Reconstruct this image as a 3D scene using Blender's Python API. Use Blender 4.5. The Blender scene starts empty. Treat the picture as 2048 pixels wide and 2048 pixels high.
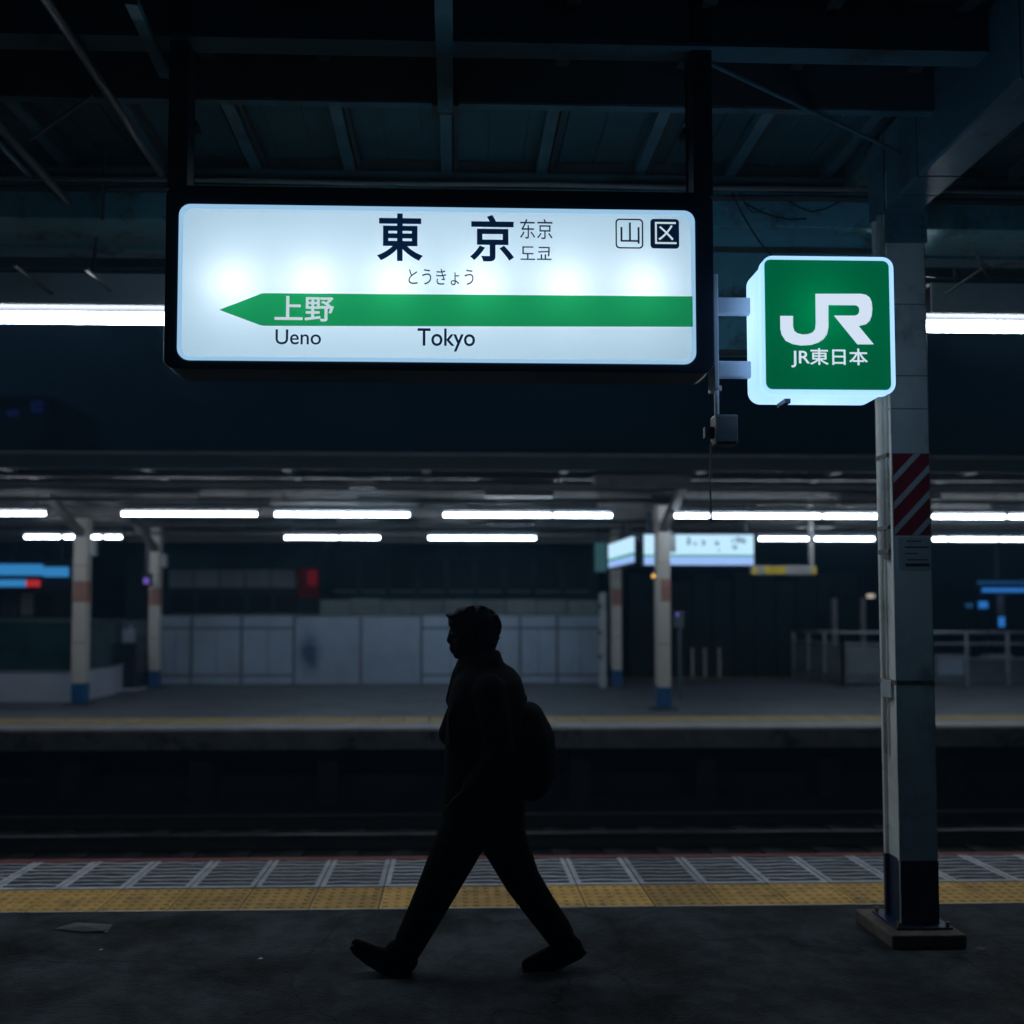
import bpy, bmesh, math, random
from mathutils import Vector, Matrix
random.seed(7)
sc = bpy.context.scene
col = sc.collection
R = math.radians

# ------------------------------------------------------------------ camera
CAM_H, FPX, CX, CY = 1.6, 1830.0, 965.0, 1152.0        # photograph is 2048 x 2048
TILT, YAW = R(2.6), R(1.72)
cam = bpy.data.cameras.new('camera')
cam_o = bpy.data.objects.new('camera', cam); col.objects.link(cam_o)
cam_o.location = (0, 0, CAM_H)
cam_o.rotation_euler = (R(90) + TILT, 0, -YAW)
cam.sensor_width = 36.0; cam.sensor_height = 36.0; cam.sensor_fit = 'HORIZONTAL'
cam.lens = FPX / 2048 * 36.0
cam.shift_x = (1024 - CX) / 2048
cam.shift_y = (CY - 1024) / 2048
cam.clip_start = 0.05; cam.clip_end = 600
cam.dof.use_dof = True; cam.dof.focus_distance = 3.75; cam.dof.aperture_fstop = 1.2
sc.camera = cam_o

# ------------------------------------------------------------------ night sky
w = bpy.data.worlds.new('World'); sc.world = w; w.use_nodes = True
nt = w.node_tree; bg = nt.nodes['Background']
sky = nt.nodes.new('ShaderNodeTexSky'); sky.sky_type = 'NISHITA'; sky.sun_disc = False
sky.sun_elevation = R(-3.0); sky.sun_rotation = R(200)
tint = nt.nodes.new('ShaderNodeMix'); tint.data_type = 'RGBA'; tint.blend_type = 'MULTIPLY'
tint.inputs[0].default_value = 1.0
tint.inputs[7].default_value = (0.03, 0.40, 1.0, 1)
nt.links.new(sky.outputs[0], tint.inputs[6]); nt.links.new(tint.outputs[2], bg.inputs[0])
bg.inputs[1].default_value = 0.11

sc.view_settings.view_transform = 'Standard'
sc.view_settings.look = 'None'
sc.view_settings.exposure = 0.0
sc.view_settings.gamma = 1.0
sc.cycles.use_denoising = True
sc.cycles.max_bounces = 8
sc.cycles.diffuse_bounces = 5
sc.cycles.transmission_bounces = 8
sc.cycles.sample_clamp_indirect = 6.0
sc.cycles.blur_glossy = 0.5

# strengths of the lamps the photograph shows lit
S_NEAR, S_FAR, BLOOM_HAZE = 30.0, 27.0, .0024

# ------------------------------------------------------------------ geometry of the photograph
_f = Vector((math.sin(YAW) * math.cos(TILT), math.cos(YAW) * math.cos(TILT), math.sin(TILT)))
_r = Vector((math.cos(YAW), -math.sin(YAW), 0))
_u = _r.cross(_f)
EYE = Vector((0, 0, CAM_H))
def ray(px, py): return _f * FPX + _r * (px - CX) + _u * (CY - py)
def P(px, py, Y):                 # point at depth Y
    d = ray(px, py); return EYE + d * (Y / d.y)
def G(px, py, z=0.0):             # point at height z
    d = ray(px, py); return EYE + d * ((z - CAM_H) / d.z)
def Yz(py, z, px=900): return G(px, py, z).y
def PX(px, Y, py=1000): return P(px, py, Y).x
def PZ(py, Y, px=900): return P(px, py, Y).z

# ------------------------------------------------------------------ mesh builder
class MB:
    def __init__(s): s.v = []; s.f = []
    def add(s, vs, fs):
        n = len(s.v); s.v += [Vector(a) for a in vs]; s.f += [[i + n for i in f] for f in fs]; return s
    def box(s, x0, x1, y0, y1, z0, z1):
        x0, x1 = sorted((x0, x1)); y0, y1 = sorted((y0, y1)); z0, z1 = sorted((z0, z1))
        return s.add([(x0,y0,z0),(x1,y0,z0),(x1,y1,z0),(x0,y1,z0),(x0,y0,z1),(x1,y0,z1),(x1,y1,z1),(x0,y1,z1)],
                     [(0,3,2,1),(4,5,6,7),(0,1,5,4),(1,2,6,5),(2,3,7,6),(3,0,4,7)])
    def bar(s, a, b, wd, ht, up=(0,0,1)):
        a, b = Vector(a), Vector(b); d = (b - a).normalized(); up = Vector(up)
        if abs(d.dot(up)) > .98: up = Vector((0, 1, 0))
        r = d.cross(up).normalized() * wd / 2; u = r.cross(d).normalized() * ht / 2
        vs = [a-r-u, a+r-u, a+r+u, a-r+u, b-r-u, b+r-u, b+r+u, b-r+u]
        return s.add(vs, [(0,1,2,3),(7,6,5,4),(0,4,5,1),(1,5,6,2),(2,6,7,3),(3,7,4,0)])
    def tube(s, pts, r, n=8, r2=None):
        pts = [Vector(p) for p in pts]; rings = []
        for i, p in enumerate(pts):
            d = (pts[min(i+1, len(pts)-1)] - pts[max(i-1, 0)]).normalized()
            up = Vector((0,0,1)) if abs(d.z) < .9 else Vector((0,1,0))
            a = d.cross(up).normalized(); b = a.cross(d).normalized()
            rr = r if r2 is None else r + (r2 - r) * i / (len(pts) - 1)
            rings.append([p + a*math.cos(2*math.pi*k/n)*rr + b*math.sin(2*math.pi*k/n)*rr for k in range(n)])
        vs = [v for g in rings for v in g]; fs = []
        for i in range(len(rings)-1):
            for k in range(n):
                fs.append((i*n+k, i*n+(k+1)%n, (i+1)*n+(k+1)%n, (i+1)*n+k))
        fs.append(tuple(range(n-1, -1, -1))); fs.append(tuple((len(rings)-1)*n+k for k in range(n)))
        return s.add(vs, fs)
    def prism(s, pts, axis, a, b):       # closed outline extruded along an axis
        n = len(pts)
        def mk(p, t):
            return {'y': (p[0], t, p[1]), 'z': (p[0], p[1], t), 'x': (t, p[0], p[1])}[axis]
        vs = [mk(p, a) for p in pts] + [mk(p, b) for p in pts]
        fs = [tuple(range(n)), tuple(range(2*n-1, n-1, -1))]
        fs += [(i, i+n, (i+1) % n + n, (i+1) % n) for i in range(n)]
        return s.add(vs, fs)
    def ball(s, c, r, n=12, m=8):
        c = Vector(c); r = (r, r, r) if isinstance(r, (int, float)) else r
        vs = [c + Vector((0, 0, r[2]))]
        for i in range(1, m):
            t = math.pi * i / m
            for k in range(n):
                p = 2*math.pi*k/n
                vs.append(c + Vector((r[0]*math.sin(t)*math.cos(p), r[1]*math.sin(t)*math.sin(p), r[2]*math.cos(t))))
        vs.append(c - Vector((0, 0, r[2]))); fs = []
        for k in range(n): fs.append((0, 1+k, 1+(k+1) % n))
        for i in range(m-2):
            for k in range(n):
                a = 1+i*n; b = a+n
                fs.append((a+k, b+k, b+(k+1) % n, a+(k+1) % n))
        e = len(vs)-1; a = 1+(m-2)*n
        for k in range(n): fs.append((a+k, e, a+(k+1) % n))
        return s.add(vs, fs)
    def limb(s, chain, flat=1.0):         # overlapping balls and cones through (point, radius)
        for (a, ra), (b, rb) in zip(chain, chain[1:]):
            a, b = Vector(a), Vector(b); k = max(2, int((b-a).length / (min(ra, rb) * .35)))
            for i in range(k+1):
                t = i/k; rr = ra+(rb-ra)*t
                s.ball(a.lerp(b, t), (rr, rr*flat, rr), 12, 8)
        return s
    def mesh(s, name):
        me = bpy.data.meshes.new(name); me.from_pydata(s.v, [], s.f); me.update()
        bm = bmesh.new(); bm.from_mesh(me); bmesh.ops.recalc_face_normals(bm, faces=bm.faces); bm.to_mesh(me); bm.free()
        return me
    def build(s, name, m, parent=None, bevel=0, smooth=False, remesh=0, seg=2):
        me = s.mesh(name)
        if bevel:
            bm = bmesh.new(); bm.from_mesh(me)
            bmesh.ops.remove_doubles(bm, verts=bm.verts, dist=1e-6)
            es = [e for e in bm.edges if len(e.link_faces) == 2 and e.calc_face_angle(0) > R(30)]
            bmesh.ops.bevel(bm, geom=es, offset=bevel, segments=seg, affect='EDGES', profile=.5, clamp_overlap=True)
            bm.to_mesh(me); bm.free()
        o = bpy.data.objects.new(name, me); col.objects.link(o)
        if remesh:
            md = o.modifiers.new('m', 'REMESH'); md.mode = 'VOXEL'; md.voxel_size = remesh
            sm = o.modifiers.new('s', 'SMOOTH'); sm.factor = .5; sm.iterations = 4
            me2 = bpy.data.meshes.new_from_object(o.evaluated_get(bpy.context.evaluated_depsgraph_get()))
            o.modifiers.clear(); o.data = me2; me2.name = name; smooth = True
        o.data.materials.clear(); o.data.materials.append(m)
        if smooth:
            for p in o.data.polygons: p.use_smooth = True
        if parent is not None: put(o, parent)
        return o
def put(o, parent):
    o.parent = parent
    o.matrix_parent_inverse = Matrix.Translation(-parent.location)
def tag(o, label=None, cat=None, group=None, kind=None):
    if label: o['label'] = label
    if cat: o['category'] = cat
    if group: o['group'] = group
    if kind: o['kind'] = kind
    return o
def thing(name, label, cat, loc=(0,0,0), group=None):
    o = bpy.data.objects.new(name, None); col.objects.link(o); o.location = loc
    o.empty_display_size = .1
    bpy.context.view_layer.update()
    return tag(o, label, cat, group)
def struct(o): o['kind'] = 'structure'; return o

# ------------------------------------------------------------------ materials
def mat(name, c, rough=.6, var=.25, scale=6.0, bump=0.0, metal=0.0, stain_or_ghost=None, sscale=2.0, samt=.5, c2=None, rvar=0.15, spec=.5):
    m = bpy.data.materials.new(name); m.use_nodes = True; t = m.node_tree; N = t.nodes; L = t.links
    b = N['Principled BSDF']; b.inputs['Metallic'].default_value = metal
    b.inputs['Specular IOR Level'].default_value = spec
    tc = N.new('ShaderNodeTexCoord')
    n1 = N.new('ShaderNodeTexNoise'); n1.inputs['Scale'].default_value = scale; n1.inputs['Detail'].default_value = 8; n1.inputs['Roughness'].default_value = .65
    L.new(tc.outputs['Object'], n1.inputs['Vector'])
    cr = N.new('ShaderNodeValToRGB'); e = cr.color_ramp.elements
    lo = c2 if c2 else tuple(x*(1-var) for x in c); hi = tuple(min(1, x*(1+var)) for x in c)
    e[0].position = .3; e[0].color = (*lo, 1); e[1].position = .7; e[1].color = (*hi, 1)
    L.new(n1.outputs['Fac'], cr.inputs['Fac'])
    out = cr.outputs['Color']
    if stain_or_ghost:
        n2 = N.new('ShaderNodeTexNoise'); n2.inputs['Scale'].default_value = sscale; n2.inputs['Detail'].default_value = 6; n2.inputs['Roughness'].default_value = .7
        L.new(tc.outputs['Object'], n2.inputs['Vector'])
        r2 = N.new('ShaderNodeValToRGB'); r2.color_ramp.elements[0].position = .52; r2.color_ramp.elements[0].color = (0,0,0,1)
        r2.color_ramp.elements[1].position = .68; r2.color_ramp.elements[1].color = (samt,samt,samt,1)
        L.new(n2.outputs['Fac'], r2.inputs['Fac'])
        mx = N.new('ShaderNodeMix'); mx.data_type = 'RGBA'
        L.new(r2.outputs['Color'], mx.inputs[0]); L.new(out, mx.inputs[6]); mx.inputs[7].default_value = (*stain_or_ghost, 1)
        out = mx.outputs[2]
    L.new(out, b.inputs['Base Color'])
    mr = N.new('ShaderNodeMapRange'); mr.inputs[3].default_value = max(.05, rough-rvar); mr.inputs[4].default_value = min(1, rough+rvar)
    n3 = N.new('ShaderNodeTexNoise'); n3.inputs['Scale'].default_value = scale*.35; n3.inputs['Detail'].default_value = 5
    L.new(tc.outputs['Object'], n3.inputs['Vector'])
    L.new(n3.outputs['Fac'], mr.inputs[0]); L.new(mr.outputs[0], b.inputs['Roughness'])
    if bump:
        n4 = N.new('ShaderNodeTexNoise'); n4.inputs['Scale'].default_value = scale*6; n4.inputs['Detail'].default_value = 6
        L.new(tc.outputs['Object'], n4.inputs['Vector'])
        bp = N.new('ShaderNodeBump'); bp.inputs['Strength'].default_value = bump; bp.inputs['Distance'].default_value = .01
        L.new(n4.outputs['Fac'], bp.inputs['Height']); L.new(bp.outputs[0], b.inputs['Normal'])
    return m
def emit(name, c, s):
    m = bpy.data.materials.new(name); m.use_nodes = True; t = m.node_tree; t.nodes.clear()
    e = t.nodes.new('ShaderNodeEmission'); o = t.nodes.new('ShaderNodeOutputMaterial')
    e.inputs[0].default_value = (*c, 1); e.inputs[1].default_value = s; t.links.new(e.outputs[0], o.inputs[0]); return m
def acrylic(name, c, glow, gs):      # backlit diffusing plastic: passes light of the bulbs behind it, plus the even light of the box
    m = bpy.data.materials.new(name); m.use_nodes = True; t = m.node_tree; t.nodes.clear(); N = t.nodes.new; L = t.links.new
    tr = N('ShaderNodeBsdfTranslucent'); tr.inputs[0].default_value = (*c, 1)
    e = N('ShaderNodeEmission'); e.inputs[0].default_value = (*glow, 1); e.inputs[1].default_value = gs
    a = N('ShaderNodeAddShader'); o = N('ShaderNodeOutputMaterial')
    L(tr.outputs[0], a.inputs[0]); L(e.outputs[0], a.inputs[1]); L(a.outputs[0], o.inputs[0]); return m
def film(name, c):
    m = bpy.data.materials.new(name); m.use_nodes = True; t = m.node_tree; t.nodes.clear(); N = t.nodes.new; L = t.links.new
    tr = N('ShaderNodeBsdfTranslucent'); tr.inputs[0].default_value = (*c, 1)
    o = N('ShaderNodeOutputMaterial'); L(tr.outputs[0], o.inputs[0]); return m

def per_tile(m, x0, w, amt):         # each tile in the row weathers a little differently
    t = m.node_tree; N = t.nodes.new; L = t.links.new; b = t.nodes['Principled BSDF']
    src = b.inputs['Base Color'].links[0].from_socket
    tc = N('ShaderNodeTexCoord'); sx = N('ShaderNodeSeparateXYZ'); L(tc.outputs['Object'], sx.inputs[0])
    a = N('ShaderNodeMath'); a.operation = 'SUBTRACT'; a.inputs[1].default_value = x0; L(sx.outputs[0], a.inputs[0])
    d = N('ShaderNodeMath'); d.operation = 'DIVIDE'; d.inputs[1].default_value = w; L(a.outputs[0], d.inputs[0])
    f = N('ShaderNodeMath'); f.operation = 'FLOOR'; L(d.outputs[0], f.inputs[0])
    wn = N('ShaderNodeTexWhiteNoise'); wn.noise_dimensions = '1D'; L(f.outputs[0], wn.inputs['W'])
    mr = N('ShaderNodeMapRange'); mr.inputs[3].default_value = 1-amt; mr.inputs[4].default_value = 1+amt*.4; L(wn.outputs['Value'], mr.inputs[0])
    mx = N('ShaderNodeMix'); mx.data_type = 'RGBA'; mx.blend_type = 'MULTIPLY'; mx.inputs[0].default_value = 1
    L(src, mx.inputs[6]); L(mr.outputs[0], mx.inputs[7]); L(mx.outputs[2], b.inputs['Base Color'])
def worn(m, scale, cracks):          # patched, cracked asphalt: broad worn areas, dark cracks, pale grit
    t = m.node_tree; N = t.nodes.new; L = t.links.new; b = t.nodes['Principled BSDF']
    src = b.inputs['Base Color'].links[0].from_socket; tc = N('ShaderNodeTexCoord')
    n = N('ShaderNodeTexNoise'); n.inputs['Scale'].default_value = scale; n.inputs['Detail'].default_value = 9; n.inputs['Roughness'].default_value = .72; n.inputs['Distortion'].default_value = .15
    L(tc.outputs['Object'], n.inputs['Vector'])
    r = N('ShaderNodeValToRGB'); r.color_ramp.elements[0].position = .38; r.color_ramp.elements[0].color = (.14,.14,.13,1); r.color_ramp.elements[1].position = .60; r.color_ramp.elements[1].color = (1.35,1.4,1.45,1)
    L(n.outputs['Fac'], r.inputs[0])
    mx = N('ShaderNodeMix'); mx.data_type = 'RGBA'; mx.blend_type = 'MULTIPLY'; mx.inputs[0].default_value = 1
    L(src, mx.inputs[6]); L(r.outputs[0], mx.inputs[7])
    v = N('ShaderNodeTexVoronoi'); v.feature = 'DISTANCE_TO_EDGE'; v.inputs['Scale'].default_value = cracks
    nd = N('ShaderNodeTexNoise'); nd.inputs['Scale'].default_value = 2.5; nd.inputs['Detail'].default_value = 6; L(tc.outputs['Object'], nd.inputs['Vector'])
    ad = N('ShaderNodeMix'); ad.data_type = 'RGBA'; ad.blend_type = 'ADD'; ad.inputs[0].default_value = .55; L(tc.outputs['Object'], ad.inputs[6]); L(nd.outputs['Color'], ad.inputs[7]); L(ad.outputs[2], v.inputs['Vector'])
    cr = N('ShaderNodeValToRGB'); cr.color_ramp.elements[0].position = .0; cr.color_ramp.elements[0].color = (.2,.2,.2,1); cr.color_ramp.elements[1].position = .012; cr.color_ramp.elements[1].color = (1,1,1,1)
    L(v.outputs['Distance'], cr.inputs[0])
    m2 = N('ShaderNodeMix'); m2.data_type = 'RGBA'; m2.blend_type = 'MULTIPLY'; m2.inputs[0].default_value = .8
    L(mx.outputs[2], m2.inputs[6]); L(cr.outputs[0], m2.inputs[7])
    g = N('ShaderNodeTexNoise'); g.inputs['Scale'].default_value = 160; g.inputs['Detail'].default_value = 2; L(tc.outputs['Object'], g.inputs['Vector'])
    gr = N('ShaderNodeValToRGB'); gr.color_ramp.elements[0].position = .66; gr.color_ramp.elements[0].color = (0,0,0,1); gr.color_ramp.elements[1].position = .74; gr.color_ramp.elements[1].color = (.07,.07,.065,1)
    L(g.outputs['Fac'], gr.inputs[0])
    m3 = N('ShaderNodeMix'); m3.data_type = 'RGBA'; m3.blend_type = 'ADD'; m3.inputs[0].default_value = 1
    L(m2.outputs[2], m3.inputs[6]); L(gr.outputs[0], m3.inputs[7]); L(m3.outputs[2], b.inputs['Base Color'])

M = {}
M['asphalt'] = mat('asphalt', (.028,.034,.037), .7, .4, 9, .7, spec=.12, stain_or_ghost=(.010,.011,.011), sscale=1.3, samt=.85, rvar=.2)
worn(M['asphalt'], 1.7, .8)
M['asphalt_far'] = mat('asphalt_far', (.105,.118,.135), .55, .3, 3, .3, stain_or_ghost=(.05,.05,.05), sscale=.6)
M['tile_yellow'] = mat('tile_yellow', (.58,.345,.085), .65, .25, 7, .2, stain_or_ghost=(.20,.13,.05), sscale=4, samt=.7)
M['tile_far'] = mat('tile_far', (.46,.33,.14), .65, .2, 3, .1, stain_or_ghost=(.25,.2,.13), sscale=2, samt=.5)  # tan copy of the yellow tile, light and blur put into the colour
M['tile_far_pale'] = mat('tile_far_pale', (.40,.39,.39), .65, .2, 3, .1)
M['tile_grey'] = mat('tile_grey', (.028,.032,.038), .6, .3, 8, .2)
M['tile_pale'] = mat('tile_pale', (.44,.46,.50), .65, .25, 8, .2, stain_or_ghost=(.16,.16,.17), sscale=6)
M['line_red'] = mat('line_red', (.16,.035,.03), .7, .3, 6, .1)
M['line_white'] = mat('line_white', (.5,.5,.46), .7, .3, 6, .1)
M['joint'] = mat('joint', (.05,.055,.05), .8, .2, 10)
M['concrete'] = mat('concrete', (.075,.078,.078), .85, .35, 3, .4, stain_or_ghost=(.008,.008,.008), sscale=2.6, samt=1)
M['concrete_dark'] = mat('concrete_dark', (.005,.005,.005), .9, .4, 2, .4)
M['pad'] = mat('pad', (.12,.105,.085), .85, .3, 8, .5, stain_or_ghost=(.05,.04,.03), sscale=6, samt=.8)
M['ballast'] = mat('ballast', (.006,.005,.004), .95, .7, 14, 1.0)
M['ground'] = mat('ground', (.02,.02,.02), .95, .4, 1, .3)
M['rail'] = mat('rail', (.14,.14,.14), .38, .2, 9, 0, 1.0)
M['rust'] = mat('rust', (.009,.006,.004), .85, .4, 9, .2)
M['strap_rust'] = mat('strap_rust', (.20,.15,.09), .8, .4, 20, .2)
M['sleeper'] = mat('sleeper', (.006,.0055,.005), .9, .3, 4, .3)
M['paint_steel'] = mat('paint_steel', (.42,.46,.48), .5, .15, 5, .05, stain_or_ghost=(.16,.13,.10), sscale=3.5, samt=.5)
M['pillar_paint'] = mat('pillar_paint', (.76,.79,.75), .42, .14, 4, .12, stain_or_ghost=(.20,.17,.12), sscale=3.2, samt=.6)
M['pillar_blue'] = mat('pillar_blue', (.010,.028,.075), .45, .3, 9, .12, stain_or_ghost=(.05,.05,.05), sscale=9, samt=.6)
M['far_paint'] = mat('far_paint', (.60,.58,.53), .5, .1, 2, .05, stain_or_ghost=(.35,.30,.25), sscale=2, samt=.4)
M['far_blue'] = mat('far_blue', (.012,.10,.26), .45, .2, 3, .05)
M['far_red'] = mat('far_red', (.38,.19,.16), .5, .25, 5, .05)
M['hazard_red'] = mat('hazard_red', (.32,.02,.03), .35, .2, 8, .02)
M['hazard_white'] = mat('hazard_white', (.6,.63,.63), .4, .15, 8, .02)
M['deck'] = mat('deck', (.055,.15,.19), .6, .25, 2.5, .15, stain_or_ghost=(.08,.08,.07), sscale=1.5, samt=.6)  # blue-green spill of the sign put into the deck colour
M['beam'] = mat('beam', (.08,.21,.27), .5, .2, 4, .1, stain_or_ghost=(.05,.05,.045), sscale=2.4, samt=.8)  # teal cast of the sign's light put into the steel colour
M['beam_dark'] = mat('beam_dark', (.08,.09,.095), .55, .3, 4, .1)
M['duct'] = mat('duct', (.16,.46,.56), .5, .15, 3, .1, stain_or_ghost=(.05,.06,.06), sscale=4.5, samt=.9)  # sign light put into the colour, brighter because it is near the sign
M['far_deck'] = mat('far_deck', (.13,.135,.14), .7, .3, 1.2, .15, stain_or_ghost=(.08,.06,.05), sscale=1.0, samt=.6)
M['far_beam'] = mat('far_beam', (.17,.165,.16), .6, .25, 2, .1, stain_or_ghost=(.12,.08,.06), sscale=1.5, samt=.6)
M['cable'] = mat('cable', (.02,.022,.024), .5, .2, 8)
M['pipe'] = mat('pipe', (.20,.22,.23), .4, .15, 8)
M['tray_in'] = mat('tray_in', (.030,.030,.034), .7, .08, 6)
M['tray'] = mat('tray', (.30,.31,.34), .45, .08, 6)
M['frame'] = mat('frame', (.012,.028,.05), .45, .2, 6, .02)
M['bracket'] = mat('bracket', (.62,.68,.75), .35, .08, 6)
M['inside'] = mat('inside', (.75,.78,.8), .6, .03, 6)
M['junction'] = mat('junction', (.085,.10,.105), .5, .15, 8)
M['panel_white'] = mat('panel_white', (.27,.35,.45), .5, .12, 1.3, .03, stain_or_ghost=(.22,.25,.28), sscale=1.2, samt=.5)
M['panel_frame'] = mat('panel_frame', (.10,.12,.14), .5, .2, 3)
M['parapet'] = mat('parapet', (.30,.37,.39), .7, .25, 1.2, .1)
M['facade'] = mat('facade', (.05,.085,.095), .8, .4, .6, .1)
M['facade_panel'] = mat('facade_panel', (.5,.51,.52), .8, .2, .8, .1)
M['stain_or_ghost'] = mat('stain_or_ghost', (.05,.09,.17), .6, .2, 3)  # soft blue patch standing in for a blurred ghostly figure on the shutter
_t = M['stain_or_ghost'].node_tree; _b = _t.nodes['Principled BSDF']; _c = _t.nodes.new('ShaderNodeTexCoord'); _m = _t.nodes.new('ShaderNodeMapping'); _g = _t.nodes.new('ShaderNodeTexGradient'); _g.gradient_type = 'QUADRATIC_SPHERE'
_n = _t.nodes.new('ShaderNodeTexNoise'); _n.inputs['Scale'].default_value = 3
_m.inputs['Location'].default_value = (-.95,0,-.95); _m.inputs['Scale'].default_value = (1.9,0,1.9)
_x = _t.nodes.new('ShaderNodeMath'); _x.operation = 'MULTIPLY'; _y = _t.nodes.new('ShaderNodeMath'); _y.operation = 'MULTIPLY'; _y.inputs[1].default_value = 2.4; _y.use_clamp = True
_t.links.new(_c.outputs['Generated'], _m.inputs[0]); _t.links.new(_m.outputs[0], _g.inputs[0]); _t.links.new(_c.outputs['Object'], _n.inputs['Vector'])
_t.links.new(_g.outputs[1], _x.inputs[0]); _t.links.new(_n.outputs[0], _x.inputs[1]); _t.links.new(_x.outputs[0], _y.inputs[0]); _t.links.new(_y.outputs[0], _b.inputs['Alpha'])
M['hoarding'] = mat('hoarding', (.02,.035,.04), .8, .5, .5, .1)
M['dark_window'] = mat('dark_window', (.02,.03,.033), .6, .3, 1)
M['kiosk_white'] = mat('kiosk_white', (.5,.56,.66), .5, .1, 1.5, .03)
M['kiosk_glass'] = mat('kiosk_glass', (.02,.06,.07), .12, .4, 1.5)
M['cabinet'] = mat('cabinet', (.012,.02,.035), .4, .2, 2)
M['vent_panel'] = mat('vent_panel', (.06,.09,.11), .5, .2, 3)
M['steel'] = mat('steel', (.34,.37,.40), .35, .15, 6, 0, .3)
M['glass_panel'] = mat('glass_panel', (.16,.19,.20), .12, .3, 1.2)
M['sign_yellow'] = mat('sign_yellow', (.50,.36,.03), .5, .2, 5)
M['sign_grey'] = mat('sign_grey', (.25,.25,.24), .5, .2, 5)
M['paper'] = mat('paper', (.50,.52,.52), .6, .06, 8)
M['ink'] = mat('ink', (.06,.06,.06), .7, .1, 8)
M['litter'] = mat('litter', (.028,.03,.031), .4, .2, 12)
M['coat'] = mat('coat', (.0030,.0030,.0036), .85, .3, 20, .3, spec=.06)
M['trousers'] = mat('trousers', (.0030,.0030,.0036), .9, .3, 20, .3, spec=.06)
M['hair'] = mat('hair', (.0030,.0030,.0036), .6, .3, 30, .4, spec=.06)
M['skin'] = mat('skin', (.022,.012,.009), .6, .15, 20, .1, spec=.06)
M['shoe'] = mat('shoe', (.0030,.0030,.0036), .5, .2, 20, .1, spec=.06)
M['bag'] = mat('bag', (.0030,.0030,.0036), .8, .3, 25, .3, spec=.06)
M['tube_near'] = emit('tube_near', (.80, .90, 1), S_NEAR)
for q, (c_, k_) in enumerate((((.74,.87,1),1.0),((.80,.88,1),.82),((.68,.84,1),1.12))): M['tube_far_%d' % q] = emit('tube_far', c_, S_FAR*k_)
M['tube_far'] = emit('tube_far', (.74, .87, 1), S_FAR)
M['acrylic'] = acrylic('acrylic', (.70,.74,.76), (.27,.50,.66), .33)
M['rim'] = emit('rim', (.36,.64,.92), .85)
M['green_film'] = film('green_film', (.015,.33,.10))
M['ink_film'] = film('ink_film', (.003,.014,.04))
M['white_letter'] = emit('white_letter', (.62,.78,.85), .85)
M['case_white'] = acrylic('case_white', (.50,.62,.76), (.40,.66,1.0), .72)
M['case_green'] = acrylic('case_green', (.0,.135,.037), (.0,.045,.016), .07)
M['logo_white'] = emit('logo_white', (.68,.80,.95), .95)
M['arm_plastic'] = mat('arm_plastic', (.6,.68,.8), .4, .05, 8)
M['screen_blue'] = emit('screen_blue', (.05,.34,.80), .62)
M['screen_red'] = emit('screen_red', (.8,.04,.05), .5)
M['sign_far'] = emit('sign_far', (.52,.80,1.0), 1.1)
M['sign_far_low'] = emit('sign_far_low', (.35,.55,1.0), .95)
M['sign_far_green'] = emit('sign_far_green', (.01,.28,.12), 1.0)
M['sign_far_ink'] = mat('sign_far_ink', (.01,.03,.08), .5, .1, 5)
M['red_lit'] = emit('red_lit', (.55,.02,.05), .14)
M['red_panel'] = emit('red_panel', (.16,.012,.02), .08)
M['amber'] = emit('amber', (1,.55,.12), 1.2)
M['window_blue'] = emit('window_blue', (.02,.05,.5), .08)
M['teal_lit'] = emit('teal_lit', (.10,.32,.36), .22)
M['strip_blue'] = emit('strip_blue', (.04,.28,.9), .55)
M['strip_dim'] = emit('strip_dim', (.02,.13,.35), .35)
M['purple'] = emit('purple', (.35,.2,1.0), .4)
M['warm_dot'] = emit('warm_dot', (.9,.8,.7), .6)

# ================================================================== SETTING
YE1, YE2, YE3, YE4 = Yz(1817,0,960), Yz(1773,0,960), Yz(1719,0,960), Yz(1713,0,960)   # yellow near, yellow far, grey far, edge
YF = Yz(1456,0,960)                                                                     # opposite platform edge
YFB = 24.4
PIT = -1.15
XL = 40
struct(MB().box(-90,90,-25,140,-1.6,-1.5).build('ground', M['ground']))
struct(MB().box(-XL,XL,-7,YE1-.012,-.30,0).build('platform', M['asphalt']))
mb = MB().box(-XL,XL,YE1-.012,YE4,-.26,-.006); struct(mb.build('platform_edge', M['joint']))
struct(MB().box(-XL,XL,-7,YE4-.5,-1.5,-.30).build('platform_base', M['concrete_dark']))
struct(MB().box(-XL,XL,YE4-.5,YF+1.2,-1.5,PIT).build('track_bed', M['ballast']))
hz_m = bpy.data.materials.new('bloom_haze'); hz_m.use_nodes = True; hn = hz_m.node_tree; hn.nodes.clear()  # thin volume added to stand in for lens bloom around lamps and signs
pv = hn.nodes.new('ShaderNodeVolumePrincipled'); ho = hn.nodes.new('ShaderNodeOutputMaterial')
pv.inputs['Color'].default_value = (.32, .66, 1.0, 1); pv.inputs['Density'].default_value = BLOOM_HAZE; pv.inputs['Anisotropy'].default_value = .55
hn.links.new(pv.outputs[0], ho.inputs['Volume'])
hz_o = MB().box(-95,95,-30,145,-2.6,26).build('bloom_haze', hz_m); hz_o['kind'] = 'stuff'
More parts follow.
